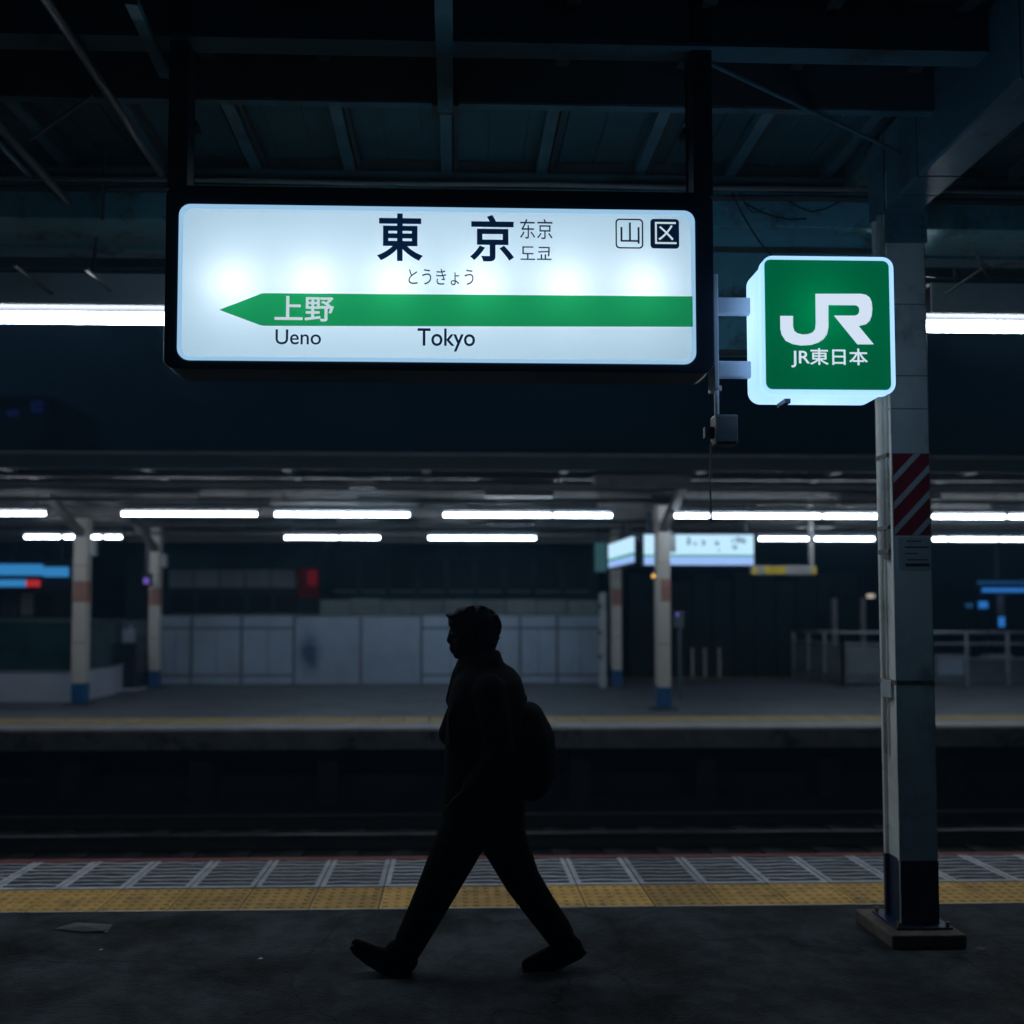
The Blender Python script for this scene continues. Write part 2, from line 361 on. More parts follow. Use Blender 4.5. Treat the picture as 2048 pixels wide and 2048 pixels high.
# tactile paving, grey ridged paving and edge lines
TW = .383
x_ph = PX(756, YE1, 1816)
per_tile(M['tile_yellow'], x_ph, TW, .35); per_tile(M['tile_pale'], x_ph, TW, .3)
k0, k1 = -18, 26
m_dom, m_pale, m_grey = MB(), MB(), MB()
m_y = MB()
for k in range(k0, k1):
    xa = x_ph + k*TW + .004; xb = x_ph + (k+1)*TW - .004
    jt = random.uniform(-.0012, .0012)
    m_y.box(xa, xb, YE1+.016, YE2-.004, -.01, .002+jt)
    for i in range(6):
        for j in range(6):
            cx_ = xa + (xb-xa)*(i+.5)/6; cy_ = YE1+.016 + (YE2-YE1-.02)*(j+.5)/6
            n = 8; r1, r2 = .0185, .012
            vs = [(cx_+r1*math.cos(2*math.pi*q/n), cy_+r1*math.sin(2*math.pi*q/n), .0015+jt) for q in range(n)] + \
                 [(cx_+r2*math.cos(2*math.pi*q/n), cy_+r2*math.sin(2*math.pi*q/n), .0085+jt) for q in range(n)]
            m_y.add(vs, [(q, (q+1) % n, (q+1) % n+n, q+n) for q in range(n)] + [tuple(range(n, 2*n))])
    m_grey.box(xa, xb, YE2+.002, YE3, -.01, 0)
    # pale border + wavy ridges
    bw = .03
    m_pale.box(xa, xa+bw, YE2+.004, YE3-.002, -.008, .005); m_pale.box(xb-bw, xb, YE2+.004, YE3-.002, -.008, .005)
    m_pale.box(xa+bw, xb-bw, YE2+.004, YE2+.045, -.008, .005)
    nr = 7
    for i in range(nr):
        yc = YE2+.045 + (YE3-YE2-.06)*(i+.75)/nr
        ph = random.uniform(0, 6.28); amp = random.uniform(.002, .011); wdt = random.uniform(.016, .028)
        S = 10; top = []; bot = []
        for q in range(S+1):
            x = xa+bw + (xb-xa-2*bw)*q/S
            d = amp*math.sin(ph+q*.75) + random.uniform(-.002, .002)
            top.append((x, yc+d+wdt/2)); bot.append((x, yc+d-wdt/2))
        m_pale.prism(bot + top[::-1], 'z', -.006, .0045)
struct(m_y.build('tactile_paving', M['tile_yellow']))
struct(m_grey.build('grey_paving', M['tile_grey']))
struct(m_pale.build('paving_ridges', M['tile_pale']))
mb = MB()
for k in range(k0, k1): mb.box(x_ph+k*TW+.004, x_ph+(k+1)*TW-.004, YE1, YE1+.012, -.01, .0025)
struct(mb.build('white_edge_line', M['line_white']))
struct(MB().box(-XL,XL,YE3+.003,YE4+.004,-.10,.004).build('red_edge_line', M['line_red']))
struct(MB().box(-XL,XL,YE4-.5,YE4,-.34,-.262).build('platform_lip', M['concrete']))

# opposite platform
fy1, fy2, fy3 = Yz(1434,0,960), Yz(1445,0,960), Yz(1453,0,960)
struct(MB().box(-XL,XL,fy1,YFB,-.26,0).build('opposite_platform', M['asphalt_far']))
mb = MB(); 
for k in range(-40, 45):
    mb.box(k*.4+.01, k*.4+.39, fy2, fy1-.005, -.2, .004)
struct(mb.build('opposite_tactile_paving', M['tile_far']))
struct(MB().box(-XL,XL,YF+.01,fy2-.004,-.2,.001).build('opposite_edge_paving', M['tile_far_pale']))
mb = MB()
x = -XL
while x < XL:
    wd = random.uniform(1.7, 2.1); mb.box(x+.001, x+wd, YF+random.uniform(-.004,.006), YF+.6, -.30, -.03); x += wd+.002
struct(mb.build('opposite_platform_lip', M['concrete']))
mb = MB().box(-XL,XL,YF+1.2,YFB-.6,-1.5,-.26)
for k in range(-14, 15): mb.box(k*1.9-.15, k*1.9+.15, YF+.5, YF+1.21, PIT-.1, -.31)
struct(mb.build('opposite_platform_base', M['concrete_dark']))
struct(MB().box(-XL,XL,YFB-.45,YFB-.1,.001,.005).build('far_tactile_paving', M['tile_yellow']))

# railway tracks
def track(y0, label, lit):
    t = thing('railway_track', label, 'railway track', (0, y0+.53, PIT), 'railway tracks in the pit')
    for yy in (y0, y0+1.067):
        prof = [(yy-.06,PIT+.02),(yy+.06,PIT+.02),(yy+.06,PIT+.035),(yy+.01,PIT+.05),(yy+.01,PIT+.125),(yy+.033,PIT+.135),(yy+.033,PIT+.172),(yy-.033,PIT+.172),(yy-.033,PIT+.135),(yy-.01,PIT+.125),(yy-.01,PIT+.05),(yy-.06,PIT+.035)]
        r = MB().prism(prof, 'x', -XL, XL).build('rail', M['rust'], t)
        MB().box(-XL, XL, yy-.028, yy+.028, PIT+.1715, PIT+.176).build('rail_head', M['rail'], r)
    for k in range(-30, 32):
        MB().box(k*.62-.11, k*.62+.11, y0-.5, y0+1.57, PIT-.08, PIT+.021).build('sleeper', M['sleeper'], t)
yr = Yz(1668, PIT+.176, 700)
track(yr, 'dark railway track by the opposite platform, one rail glinting', True)
track(YE4+1.15, 'dark railway track right below the near platform edge', False)

# ================================================================== NEAR CANOPY
zA, zD = 3.93, 4.17
YCE = 6.35
can = thing('platform_canopy', 'dark steel canopy over the near platform with beams, rafters and pipes', 'canopy', (0, 2, zA))
mb = MB().box(-14,14,-6,YCE,zD,zD+.03)
for k in range(-70, 71): mb.box(k*.2-.02, k*.2+.02, -6, 5.2, zD-.012, zD+.001)
mb.build('roof_deck', M['deck'], can)
def ibeam(y0, y1, z0, zt, fl=.016, name='beam', m='beam', x0=-14, x1=14):
    yc = (y0+y1)/2
    b = MB().box(x0,x1,y0,y1,z0,z0+fl).box(x0,x1,yc-.008,yc+.008,z0+fl,zt-fl).box(x0,x1,y0,y1,zt-fl,zt-.003)
    return b.build(name, M[m], can)
ibeam(Yz(83,zA), Yz(115,zA), zA, zD)
ibeam(Yz(-190,zA), Yz(-150,zA), zA, zD)
ibeam(1.0, 1.1, zA, zD); ibeam(-1.0, -.9, zA, zD); ibeam(-3.0,-2.9,zA,zD)
yB = Yz(203, zA)
MB().box(-14,14,yB,yB+.006,zA,zD-.002).box(-14,14,yB+.006,yB+.05,zA,zA+.008).build('channel_beam', M['beam_dark'], can)
MB().box(-14,14,yB+.003,yB+.047,zA-.008,zA-.001).build('beam_flange', M['beam'], can)
yC0, yC1 = Yz(346,4.1), Yz(383,4.1)
MB().box(-14,14,yC0,yC1,4.1,4.112).box(-14,14,yC0,yC0+.012,4.112,zD-.002).build('edge_beam', M['beam'], can)
MB().box(-14,14,yC0-.02,yC0-.003,4.105,4.16).build('beam_lip', M['beam_dark'], can)
MB().box(-14,14,yC1-.08,yC1-.06,4.06,4.098).build('purlin', M['beam_dark'], can)
# rafters under the deck
for px_ in (507-386, 507-193, 507, 697, 893, 1085, 1283, 1466, 1660, 1850, 2040):
    X = PX(px_, Yz(335, zD-.08), 335)
    MB().box(X-.03, X+.03, yB+.05, yC0-.02, zD-.075, zD-.013).build('rafter', M['beam'], can)
    MB().box(X+.042, X+.06, yB+.05, yC0-.02, zD-.06, zD-.013).build('rafter_lip', M['beam_dark'], can)
    MB().box(X-.03, X+.03, -6, yB-.002, zD-.07, zD-.013).build('rafter', M['beam_dark'], can)
# centre hanger rafter seen end-on
Xc = PX(890, 3.8, 120)
MB().box(Xc-.034, Xc+.034, 1.5, yB-.01, zA-.055, zA-.006).build('runner', M['beam'], can)
MB().box(Xc-.06, Xc+.06, yB-.02, yB+.06, zA-.03, zA-.009).build('gusset', M['beam_dark'], can)
# girders across the platform: one over the pillar and others along the canopy
gx0, gx1 = 2.20, 2.41
def girder(x0, x1, extra=True):
    g = MB().box(x0, x1, -4, 4.40, 3.70, 4.12)
    g.build('girder', M['beam'], can, bevel=.012)
    MB().box(x0+.012, x1-.012, 4.40, 4.74, 3.70, 4.11).build('girder_end', M['beam'], can)
    MB().box(x0+.02, x1-.03, 4.74, YCE-.1, 4.0, 4.165).build('girder_tail', M['beam'], can)
    mb = MB()
    for yy in (4.2, 3.4, 2.6): mb.box(x0-.003, x1+.003, yy, yy+.006, 3.697, 4.1)
    mb.build('girder_seam', M['beam_dark'], can)
girder(gx0, gx1); girder(gx0-6.2, gx1-6.2); girder(gx0+6.2, gx1+6.2)
# long duct and strips beyond the beams
yd0, yd1 = Yz(446,3.77), Yz(500,3.77)
MB().box(-14,14,yd0,yd1,3.77,3.97).build('duct', M['duct'], can, bevel=.006)
MB().box(-14,14,Yz(506,3.77),Yz(524,3.77),3.77,3.80).build('cable_tray', M['duct'], can)
MB().box(-14,14,YCE-.02,YCE,3.96,zD+.03).build('fascia', M['deck'], can)
for py, r, z in ((368,.014,3.95),(388,.018,3.93),(404,.010,3.92),(416,.022,3.9),(430,.014,3.88),(545,.008,3.7),(572,.012,3.62)):
    y = Yz(py, z); pts = [(-10+q*.5, y, z+.004*math.sin(q*1.7+py)) for q in range(41)]
    MB().tube(pts, r).build('conduit', M['pipe'] if py not in (388, 430) else M['beam_dark'], can, smooth=True)
# conduits that run across the platform on the left, and braces
def dpipe(px0, py0, px1, py1, z, r, m='pipe'):
    a, b = G(px0, py0, z), G(px1, py1, z); xm = (a.x+b.x)/2
    MB().tube([(xm, -2, z), (xm, b.y, z)], r).build('cross_pipe', M[m], can, smooth=True)
dpipe(87,0,326,348,3.90,.020); dpipe(0,250,152,425,3.86,.022); dpipe(0,300,70,352,3.84,.016,'beam')
a, b = P(60,280,4.3), P(185,190,4.0); MB().bar(a, b, .012, .012).build('brace_rod', M['pipe'], can)
a, b = G(1420,127,3.91), G(1800,306,3.89); MB().tube([a,b], .009).build('brace_rod', M['beam'], can)
a = P(262,0,3.25); b = P(330,150,3.95)
MB().bar(a, b, .045, .03).build('brace', M['beam'], can)
# wide brace block left of the pillar head
# hanging rods
for px_, p0, p1, Y in ((205,215,440,4.9),(186,470,545,5.2)):
    MB().tube([P(px_+8,p0,Y), P(px_,p1,Y)], .010).build('hanger_rod', M['beam_dark'], can)
# messy cables near the pillar head
for i in range(5):
    p0 = random.uniform(1440,1720); p1 = p0+random.uniform(40,150); q0 = random.uniform(380,440); q1 = random.uniform(395,520)
    Y = random.uniform(4.75,5.0); a, b = P(p0,q0,Y), P(p1,q1,Y); c = (a+b)/2+Vector((0,0,-random.uniform(.02,.08)))
    MB().tube([a, (a+c)/2+Vector((0,0,-.01)), c, (b+c)/2+Vector((0,0,-.01)), b], random.uniform(.003,.005), 6).build('cable', M['cable'], can, smooth=True)
for i in range(7):
    p0 = random.uniform(1750,1990); Y = random.uniform(4.9,5.4); a, b = P(p0,random.uniform(420,560),Y), P(p0+random.uniform(40,140),random.uniform(440,570),Y)
    MB().tube([a, (a+b)/2+Vector((0,0,-.03)), b], .005, 6).build('cable', M['cable'] if i % 2 else M['pipe'], can, smooth=True)

# near tube lamps over the platform edge
ZL = 3.40
YL = Yz(643, ZL)
ZS = PZ(612, YL-.27)
def near_lamp(x0, x1, label):
    t = thing('tube_lamp', label, 'lamp', ((x0+x1)/2, YL, ZL), 'tube lamps along the near platform edge')
    MB().tube([(x0+.004,YL,ZL),(x1-.004,YL,ZL)], .036, 12).build('tube', M['tube_near'], t, smooth=True)
    ty = [(YL-.26, ZS), (YL-.26, ZL+.17), (YL-.10, ZL+.20), (YL+.10, ZL+.20), (YL+.26, ZL+.17), (YL+.26, ZL+.11), (YL+.266, ZL+.11), (YL+.266, ZL+.176), (YL+.10, ZL+.206), (YL-.10, ZL+.206), (YL-.266, ZL+.176), (YL-.266, ZS)]
    MB().prism(ty, 'x', x0, x1).build('reflector', M['tray_in'], t)
    MB().box(x0, x1, YL-.2745, YL-.2670, ZS+.002, ZL+.17).build('skirt', M['bracket'], t)
    MB().box(x0, x1, YL-.06, YL+.06, ZL+.06, ZL+.199).build('housing', M['tray_in'], t)
    for xx in (x0+.3, x1-.3):
        MB().tube([(xx, YL, ZL+.206), (xx, YL, zD)], .010).build('hanger', M['pipe'], t)
    MB().box(x0, x1, YL-.272, YL-.250, ZS-.010, ZS-.0005).build('reflector_lip', M['bracket'], t)
LB = ['lit tube lamp beyond the far end of the name sign, off to the left',
      'bright white tube lamp running out from behind the left edge of the name sign',
      'lit tube lamp hidden behind the hanging name sign',
      'bright white tube lamp running out from behind the white pillar',
      'lit tube lamp farthest right past the white pillar']
for (xa, xb), lb in zip(((-6.1,-3.66),(-3.65,-1.21),(-1.2,1.42),(2.80,5.24),(5.25,7.7)), LB): near_lamp(xa, xb, lb)
for px0, py0, px1, py1 in ((28,530,104,588),(172,538,222,582)):
    a, b = P(px0,py0,YL-.75), P(px1,py1,YL-.32); MB().bar(a, b, .022, .012).build('lamp_arm', M['pipe'], can)
a, b = P(1885,592,YL-.3), P(1968,535,YL-.6); MB().bar(a, b, .016, .01).build('lamp_arm', M['pipe'], can)

# ================================================================== NEAR PILLAR
PY0, PY1, PX0, PX1, PB = 4.55, 4.72, 2.212, 2.408, .066
pil = thing('pillar', 'white box pillar with dark blue foot and red hazard stripes on a concrete pad', 'pillar', (2.31, 4.63, 0))
MB().box(2.11, 2.48, 4.43, 4.84, 0, PB).build('concrete_pad', M['pad'], pil, bevel=.008)
zb = PZ(1722, PY0, 1840)
MB().box(PX0, PX1, PY0, PY0+.02, zb, 4.1).box(PX0+.02, PX1-.012, PY0+.02, PY1-.02, zb, 4.1).box(PX0+.002, PX1, PY1-.02, PY1, zb, 4.1).build('shaft', M['pillar_paint'], pil, bevel=.003)
MB().box(PX0-.002, PX1+.002, PY0-.002, PY0+.022, PB, zb).box(PX0+.018, PX1-.01, PY0+.022, PY1-.022, PB, zb).box(PX0, PX1+.002, PY1-.022, PY1+.002, PB, zb).build('blue_foot', M['pillar_blue'], pil, bevel=.003)
zr0, zr1 = PZ(1071,PY0,1830), PZ(907,PY0,1830)
MB().box(PX0+.006, PX1-.001, PY0-.003, PY0-.0005, zr0, zr1).build('hazard_panel', M['hazard_red'], pil)
# diagonal white stripes clipped to the panel
def clip(poly, x0, x1, z0, z1):
    def cl(pts, f, ins):
        out = []
        for i in range(len(pts)):
            a, b = pts[i-1], pts[i]
            if ins(b):
                if not ins(a): out.append(f(a, b))
                out.append(b)
            elif ins(a): out.append(f(a, b))
        return out
    def ix(v): return lambda a, b: (v, a[1]+(b[1]-a[1])*(v-a[0])/(b[0]-a[0]))
    def iz(v): return lambda a, b: (a[0]+(b[0]-a[0])*(v-a[1])/(b[1]-a[1]), v)
    poly = cl(poly, ix(x0), lambda p: p[0] >= x0); poly = cl(poly, ix(x1), lambda p: p[0] <= x1) if poly else poly
    poly = cl(poly, iz(z0), lambda p: p[1] >= z0) if poly else poly; poly = cl(poly, iz(z1), lambda p: p[1] <= z1) if poly else poly
    return poly
def stripes(x0, x1, z0, z1, offs, wd, slope):
    mbs = []
    for o_ in offs:
        xa, xb = x0-.1, x1+.1
        poly = [(xa, o_+slope*(xa-x0)), (xb, o_+slope*(xb-x0)), (xb, o_+slope*(xb-x0)+wd), (xa, o_+slope*(xa-x0)+wd)]
        p = clip(poly, x0, x1, z0, z1)
        if len(p) > 2: mbs.append(p)
    return mbs
sl = 1.05
mb = MB()
for p in stripes(PX0+.008, PX1-.003, zr0+.002, zr1-.002, [zr0+.265, zr0+.13, zr0+.0, zr0-.13], .038, sl): mb.prism(p, 'y', PY0-.0045, PY0-.0032)
mb.build('hazard_stripe', M['hazard_white'], pil)
MB().box(PX0+.017, PX0+.0195, PY0+.024, PY1-.022, PZ(1105,PY1,1770), PZ(940,PY1,1770)).build('side_hazard_panel', M['hazard_red'], pil)
zs0, zs1 = PZ(1105,PY1,1770), PZ(940,PY1,1770)
mb = MB()
for o_ in (zs0+.10, zs0+.26): mb.add([(PX0+.0165,PY0+.024,o_),(PX0+.0165,PY1-.022,o_-.14),(PX0+.0165,PY1-.022,o_-.10),(PX0+.0165,PY0+.024,o_+.04)], [(0,1,2,3)])
mb.build('side_hazard_stripe', M['hazard_white'], pil)
# conduits strapped into the side of the pillar
for dy, r, z0, z1 in ((.045,.012,1.95,3.6),(.085,.016,1.90,3.7),(.125,.010,.9,3.5)):
    MB().tube([(PX0+.004, PY0+dy, z0), (PX0+.004, PY0+dy, z1)], r).build('conduit', M['pillar_paint'], pil, smooth=True)
for z in (1.93, 2.05, 2.42, 2.78, 3.1): MB().box(PX0-.012, PX0+.018, PY0+.026, PY1-.024, z, z+.02).build('clamp', M['junction'], pil)
MB().box(PX0-.010, PX0+.018, PY0+.03, PY1-.03, PZ(1398,PY0,1775), PZ(1362,PY0,1775)).build('outlet_box', M['paint_steel'], pil, bevel=.003)
MB().box(PX0-.004, PX1+.004, PY0-.004, PY1+.004, PZ(1369,PY0,1840), PZ(1361,PY0,1840)).build('rusty_strap', M['strap_rust'], pil)
mb = MB()
for z in (PZ(812,PY0), PZ(600,PY0), PZ(745,PY0)): mb.box(PX0-.0015, PX1+.0015, PY0-.0015, PY0+.0215, z, z+.004)
mb.build('seam', M['beam_dark'], pil)
MB().tube([(PX0+.002,PY0-.002,PB),(PX0+.002,PY0-.002,3.9)], .004, 6).build('corner_bead', M['pillar_paint'], pil)
MB().tube([(PX1+.004,PY0+.01,.6),(PX1+.004,PY0+.01,3.7)], .004, 6).build('cable', M['pipe'], pil)
for z in (2.60, 1.72, 2.42, 3.0): MB().box(PX1, PX1+.018, PY0+.02, PY0+.05, z, z+.03).build('clip', M['pipe'], pil)
n0, n1, nz0, nz1 = PX(1797,PY0,1100), PX(1861,PY0,1100), PZ(1142,PY0,1830), PZ(1075,PY0,1830)
ntc = MB().box(n0, n1, PY0-.0022, PY0-.0004, nz0, nz1).build('notice', M['paper'], pil)
mb = MB()
for i, (f0, f1, h) in enumerate(((.25,.7,.006),(.2,.95,.008),(.2,.6,.006),(.25,.9,.006),(.2,.95,.016))):
    z = nz1 - (nz1-nz0)*(i+.7)/5.4; mb.box(n0+(n1-n0)*f0, n0+(n1-n0)*f1, PY0-.0034, PY0-.0023, z, z+h)
mb.build('print_line', M['ink'], ntc)
MB().box(PX0-.012, PX1+.012, PY0-.010, PY0-.0015, 3.52, 3.69).build('gusset_plate', M['beam'], pil)
mb = MB()
for xx in (PX0+.015, PX1-.015):
    for zz in (3.55, 3.60, 3.65): mb.tube([(xx,PY0-.018,zz),(xx,PY0-.010,zz)], .008, 6)
mb.build('bolt', M['beam_dark'], pil)
MB().box(2.17, 2.45, 4.50, 4.77, PB+.0005, PB+.012).build('base_plate', M['pillar_blue'], pil, bevel=.002)
for xx, yy in ((2.187,4.515),(2.43,4.515),(2.187,4.755),(2.43,4.755)): MB().tube([(xx,yy,PB+.012),(xx,yy,PB+.035)], .011, 6).build('anchor_bolt', M['strap_rust'], pil)

# ================================================================== STATION NAME SIGN
SY = 3.60
def spx(px, py, Y=SY): p = P(px, py, Y); return (p.x, p.z)
def rrect(x0, x1, z0, z1, r, n=6):
    pts = []
    for cx_, cz_, a0 in ((x1-r, z1-r, 0), (x0+r, z1-r, 90), (x0+r, z0+r, 180), (x1-r, z0+r, 270)):
        for i in range(n+1):
            a = R(a0+90*i/n); pts.append((cx_+r*math.cos(a), cz_+r*math.sin(a)))
    return pts
def ring(outer, inner, y0, y1):
    n = len(outer); vs = []
    for pts, y in ((outer,y0),(inner,y0),(outer,y1),(inner,y1)): vs += [(p[0], y, p[1]) for p in pts]
    fs = []
    for i in range(n):
        j = (i+1) % n
        fs += [(i, j, n+j, n+i), (2*n+i, 3*n+i, 3*n+j, 2*n+j), (i, 2*n+i, 2*n+j, j), (n+i, n+j, 3*n+j, 3*n+i)]
    return MB().add(vs, fs)
fx0, fx1 = spx(329,560)[0], spx(1428,560)[0]
fz0, fz1 = spx(878,741)[1], spx(878,377)[1]
px0, px1 = spx(357,560)[0], spx(1390,560)[0]
pz0, pz1 = spx(878,724)[1], spx(878,416)[1]
sign = thing('station_sign', 'large backlit white station name sign with green arrow band, hung in a black frame', 'sign', ((fx0+fx1)/2, SY+.08, fz0))
SD = .20
fr = ring(rrect(fx0,fx1,fz0,fz1,.045), rrect(px0,px1,pz0,pz1,.045), SY, SY+SD).build('frame', M['frame'], sign, bevel=.004)
rm = ring(rrect(px0,px1,pz0,pz1,.045), rrect(px0+.008,px1-.008,pz0+.012,pz1-.007,.040), SY-.007, SY+.02).build('panel_rim', M['rim'], fr)
for pw in ((332,372),(1389,1428)):
    xa, xb = PX(pw[0],SY+.03,500), PX(pw[1],SY+.03,500)
    MB().box(xa, xb, SY+.03, SY+.03+.09, fz1-.002, zD).build('hanger_post', M['frame'], sign, bevel=.004)
for pxx in (389, 1371):
    xa = PX(pxx,SY+.16,300); MB().tube([(xa,SY+.13,fz1-.004),(xa,SY+.13,zD)], .008).build('hanger_rod', M['frame'], sign)
    MB().box(xa-.025, xa+.025, SY+.10, SY+.16, PZ(235,SY), PZ(222,SY)).build('rod_clamp', M['frame'], sign)
pan = MB().prism(rrect(px0+.011,px1-.011,pz0+.013,pz1-.009,.040), 'y', SY+.012, SY+.0125)
# the panel is one sheet
pts = rrect(px0+.011,px1-.011,pz0+.013,pz1-.009,.040)
panel = MB().add([(p[0], SY+.012, p[1]) for p in pts], [tuple(range(len(pts)))]).build('panel', M['acrylic'], sign)
back = MB().add([(p[0], SY+SD-.012, p[1]) for p in pts], [tuple(range(len(pts)))]).build('back_panel', M['acrylic'], sign)
ring(rrect(px0+.004,px1-.004,pz0+.004,pz1-.004,.042), rrect(px0+.010,px1-.010,pz0+.010,pz1-.010,.040), SY+.021, SY+SD-.02).build('light_box', M['inside'], sign)
for i, pxx in enumerate((465, 625, 788, 961, 1130, 1288)):
    L_ = bpy.data.lights.new('bulb', 'POINT'); L_.energy = .72; L_.shadow_soft_size = .018; L_.color = (.95, .97, 1)
    o = bpy.data.objects.new('bulb', L_); col.objects.link(o)
    p = P(pxx, 566+i*1.2, SY+.012); o.location = (p.x, SY+.012+.135, p.z)
    put(o, sign)
bt = [spx(437,618)]
for (a, b) in ((515,588),(520,585.5),(527,584.5)): bt.append(spx(a,b))
bt += [spx(1387,591), spx(1387,652)]
for (a, b) in ((527,650),(520,649),(515,647)): bt.append(spx(a,b))
ba = MB().add([(p[0], SY+.010, p[1]) for p in bt], [tuple(range(len(bt)))]).build('arrow_band', M['green_film'], sign)

def text(body, px0_, py0_, px1_, py1_, Y, name, m, parent, bold=0.0, fat=0.0):
    c = bpy.data.curves.new('text', 'FONT'); c.body = body; c.size = 1; c.offset = bold; c.fill_mode = 'FRONT'; c.resolution_u = 6
    o = bpy.data.objects.new('text', c); col.objects.link(o)
    bpy.context.view_layer.update()
    me = bpy.data.meshes.new_from_object(o.evaluated_get(bpy.context.evaluated_depsgraph_get()))
    bpy.data.objects.remove(o)
    xs = [v.co.x for v in me.vertices]; ys = [v.co.y for v in me.vertices]
    cxp = (px0_+px1_)/2; cyp = (py0_+py1_)/2
    X0, X1 = P(px0_, cyp, Y).x, P(px1_, cyp, Y).x; Z0, Z1 = P(cxp, py1_, Y).z, P(cxp, py0_, Y).z
    for v in me.vertices:
        fx = (v.co.x-min(xs))/(max(xs)-min(xs)); fy = (v.co.y-min(ys))/(max(ys)-min(ys))
        v.co = (X0+(X1-X0)*fx, Y, Z0+(Z1-Z0)*fy)
    if fat:
        vs = [v.co.copy() for v in me.vertices]; fs = [list(p.vertices) for p in me.polygons]; mb = MB()
        for i, (ax, az) in enumerate(((1,0),(-1,0),(0,1),(0,-1),(.7,.7),(-.7,.7),(.7,-.7),(-.7,-.7))):
            mb.add([v+Vector((ax*fat, -.00012*i, az*fat)) for v in vs], fs)
        me = bpy.data.meshes.new(name); me.from_pydata(mb.v, [], mb.f); me.update()
    me.materials.clear(); me.materials.append(m); me.name = name
    ob = bpy.data.objects.new(name, me); col.objects.link(ob); put(ob, parent); return ob
TY = SY+.0085
text('東', 754, 427, 846, 522, TY, 'lettering', M['ink_film'], panel, .022)
text('京', 940, 430, 1028, 523, TY, 'lettering', M['ink_film'], panel, .022)
text('东京', 1040, 438, 1105, 478, TY, 'lettering', M['ink_film'], panel)
text('도쿄', 1041, 493, 1103, 520, TY, 'lettering', M['ink_film'], panel)
text('とうきょう', 817, 538, 947, 570, TY, 'lettering', M['ink_film'], panel)
text('Tokyo', 835, 657, 950, 703, TY, 'lettering', M['ink_film'], panel, .010)
text('Ueno', 551, 659, 642, 689, TY, 'lettering', M['ink_film'], panel, .006)
text('上野', 550, 593, 667, 642, SY+.0085, 'lettering', M['white_letter'], ba, 0, .0016)
a0, a1 = spx(1232,495), spx(1287,436)
ring(rrect(a0[0],a1[0],a0[1],a1[1],.016,5), rrect(a0[0]+.0055,a1[0]-.0055,a0[1]+.0055,a1[1]-.0055,.012,5), TY, TY+.0006).build('ward_badge', M['ink_film'], panel)
text('山', 1241, 445, 1279, 487, TY, 'lettering', M['ink_film'], panel)
a0, a1 = spx(1302,495), spx(1359,436.5)
pts = rrect(a0[0],a1[0],a0[1],a1[1],.014,5)
bd = MB().add([(p[0], TY, p[1]) for p in pts], [tuple(range(len(pts)))]).build('ward_badge', M['ink_film'], panel)
text('区', 1310, 444, 1353, 488, TY-.001, 'lettering', M['white_letter'], bd, 0)

# ================================================================== RAILWAY LOGO BOX
JY, JD = 3.46, .20
jx0, jx1 = PX(1525,JY,650), PX(1790,JY,650); jz0, jz1 = PZ(788,JY,1660), PZ(512,JY,1660)
jr = thing('logo_box_sign', 'glowing white box sign with green face and white JR letters beside the pillar', 'sign', ((jx0+jx1)/2, JY+JD/2, jz0))
def shell(pts_a, ya, pts_b, yb, cap_a, cap_b):
    n = len(pts_a); vs = [(p[0],ya,p[1]) for p in pts_a]+[(p[0],yb,p[1]) for p in pts_b]
    fs = [(i,(i+1) % n,n+(i+1) % n,n+i) for i in range(n)]
    if cap_a: fs.append(tuple(range(n)))
    if cap_b: fs.append(tuple(range(2*n-1,n-1,-1)))
    return MB().add(vs, fs)
o8 = rrect(jx0,jx1,jz0,jz1,.045,8)
b8 = rrect(jx0+.004,jx1-.004,jz0+.004,jz1-.004,.05,8)
body = shell(rrect(jx0+.006,jx1-.006,jz0+.006,jz1-.006,.045,8), JY+.05, b8, JY+JD, False, True).build('case', M['case_white'], jr, smooth=False)
bez = ring(o8, rrect(jx0+.012,jx1-.014,jz0+.018,jz1-.012,.026,8), JY, JY+.045).build('bezel', M['case_white'], jr, bevel=.006)
pts = rrect(jx0+.010,jx1-.012,jz0+.016,jz1-.010,.026,8)
face = MB().add([(p[0], JY+.012, p[1]) for p in pts], [tuple(range(len(pts)))]).build('green_face', M['case_green'], jr)
def z4(x, y): return spx(1400+x*.3354, 460+y*.3354, JY+.010)
logo = [(478,512),(555,512),(555,575),(562,600),(580,615),(612,623),(645,621),(672,610),(686,592),(690,560),(688,380),(960,380),(990,386),(1012,402),(1024,430),(1028,470),(1024,510),(1012,542),(990,562),(947,573),(1037,682),(938,682),(798,510),(925,510),(940,504),(949,490),(950,474),(945,458),(930,449),(766,448),(766,580),(758,620),(738,650),(705,672),(660,686),(600,689),(550,680),(510,660),(487,625),(479,590)]
lp = [z4(*p) for p in logo]
MB().add([(p[0], JY+.010, p[1]) for p in lp], [tuple(range(len(lp)))]).build('logo', M['logo_white'], face)
text('JR東日本', 1583, 697, 1735, 735, JY+.010, 'lettering', M['logo_white'], face, 0, .0009)
for dz, en in ((.06, 1.05), (-.15, .08)):
    L_ = bpy.data.lights.new('bulb', 'POINT'); L_.energy = en; L_.shadow_soft_size = .03; L_.color = (.8,.9,1)
    o = bpy.data.objects.new('bulb', L_); col.objects.link(o); o.location = ((jx0+jx1)/2-.02, JY+.165, (jz0+jz1)/2+dz); put(o, jr)
plx0, plx1 = fx1+.0015, fx1+.020
MB().box(plx0, plx1, SY+.012, SY+.11, PZ(770,JY+.1,1435), PZ(538,JY+.1,1435)).build('wall_plate', M['bracket'], jr, bevel=.003)
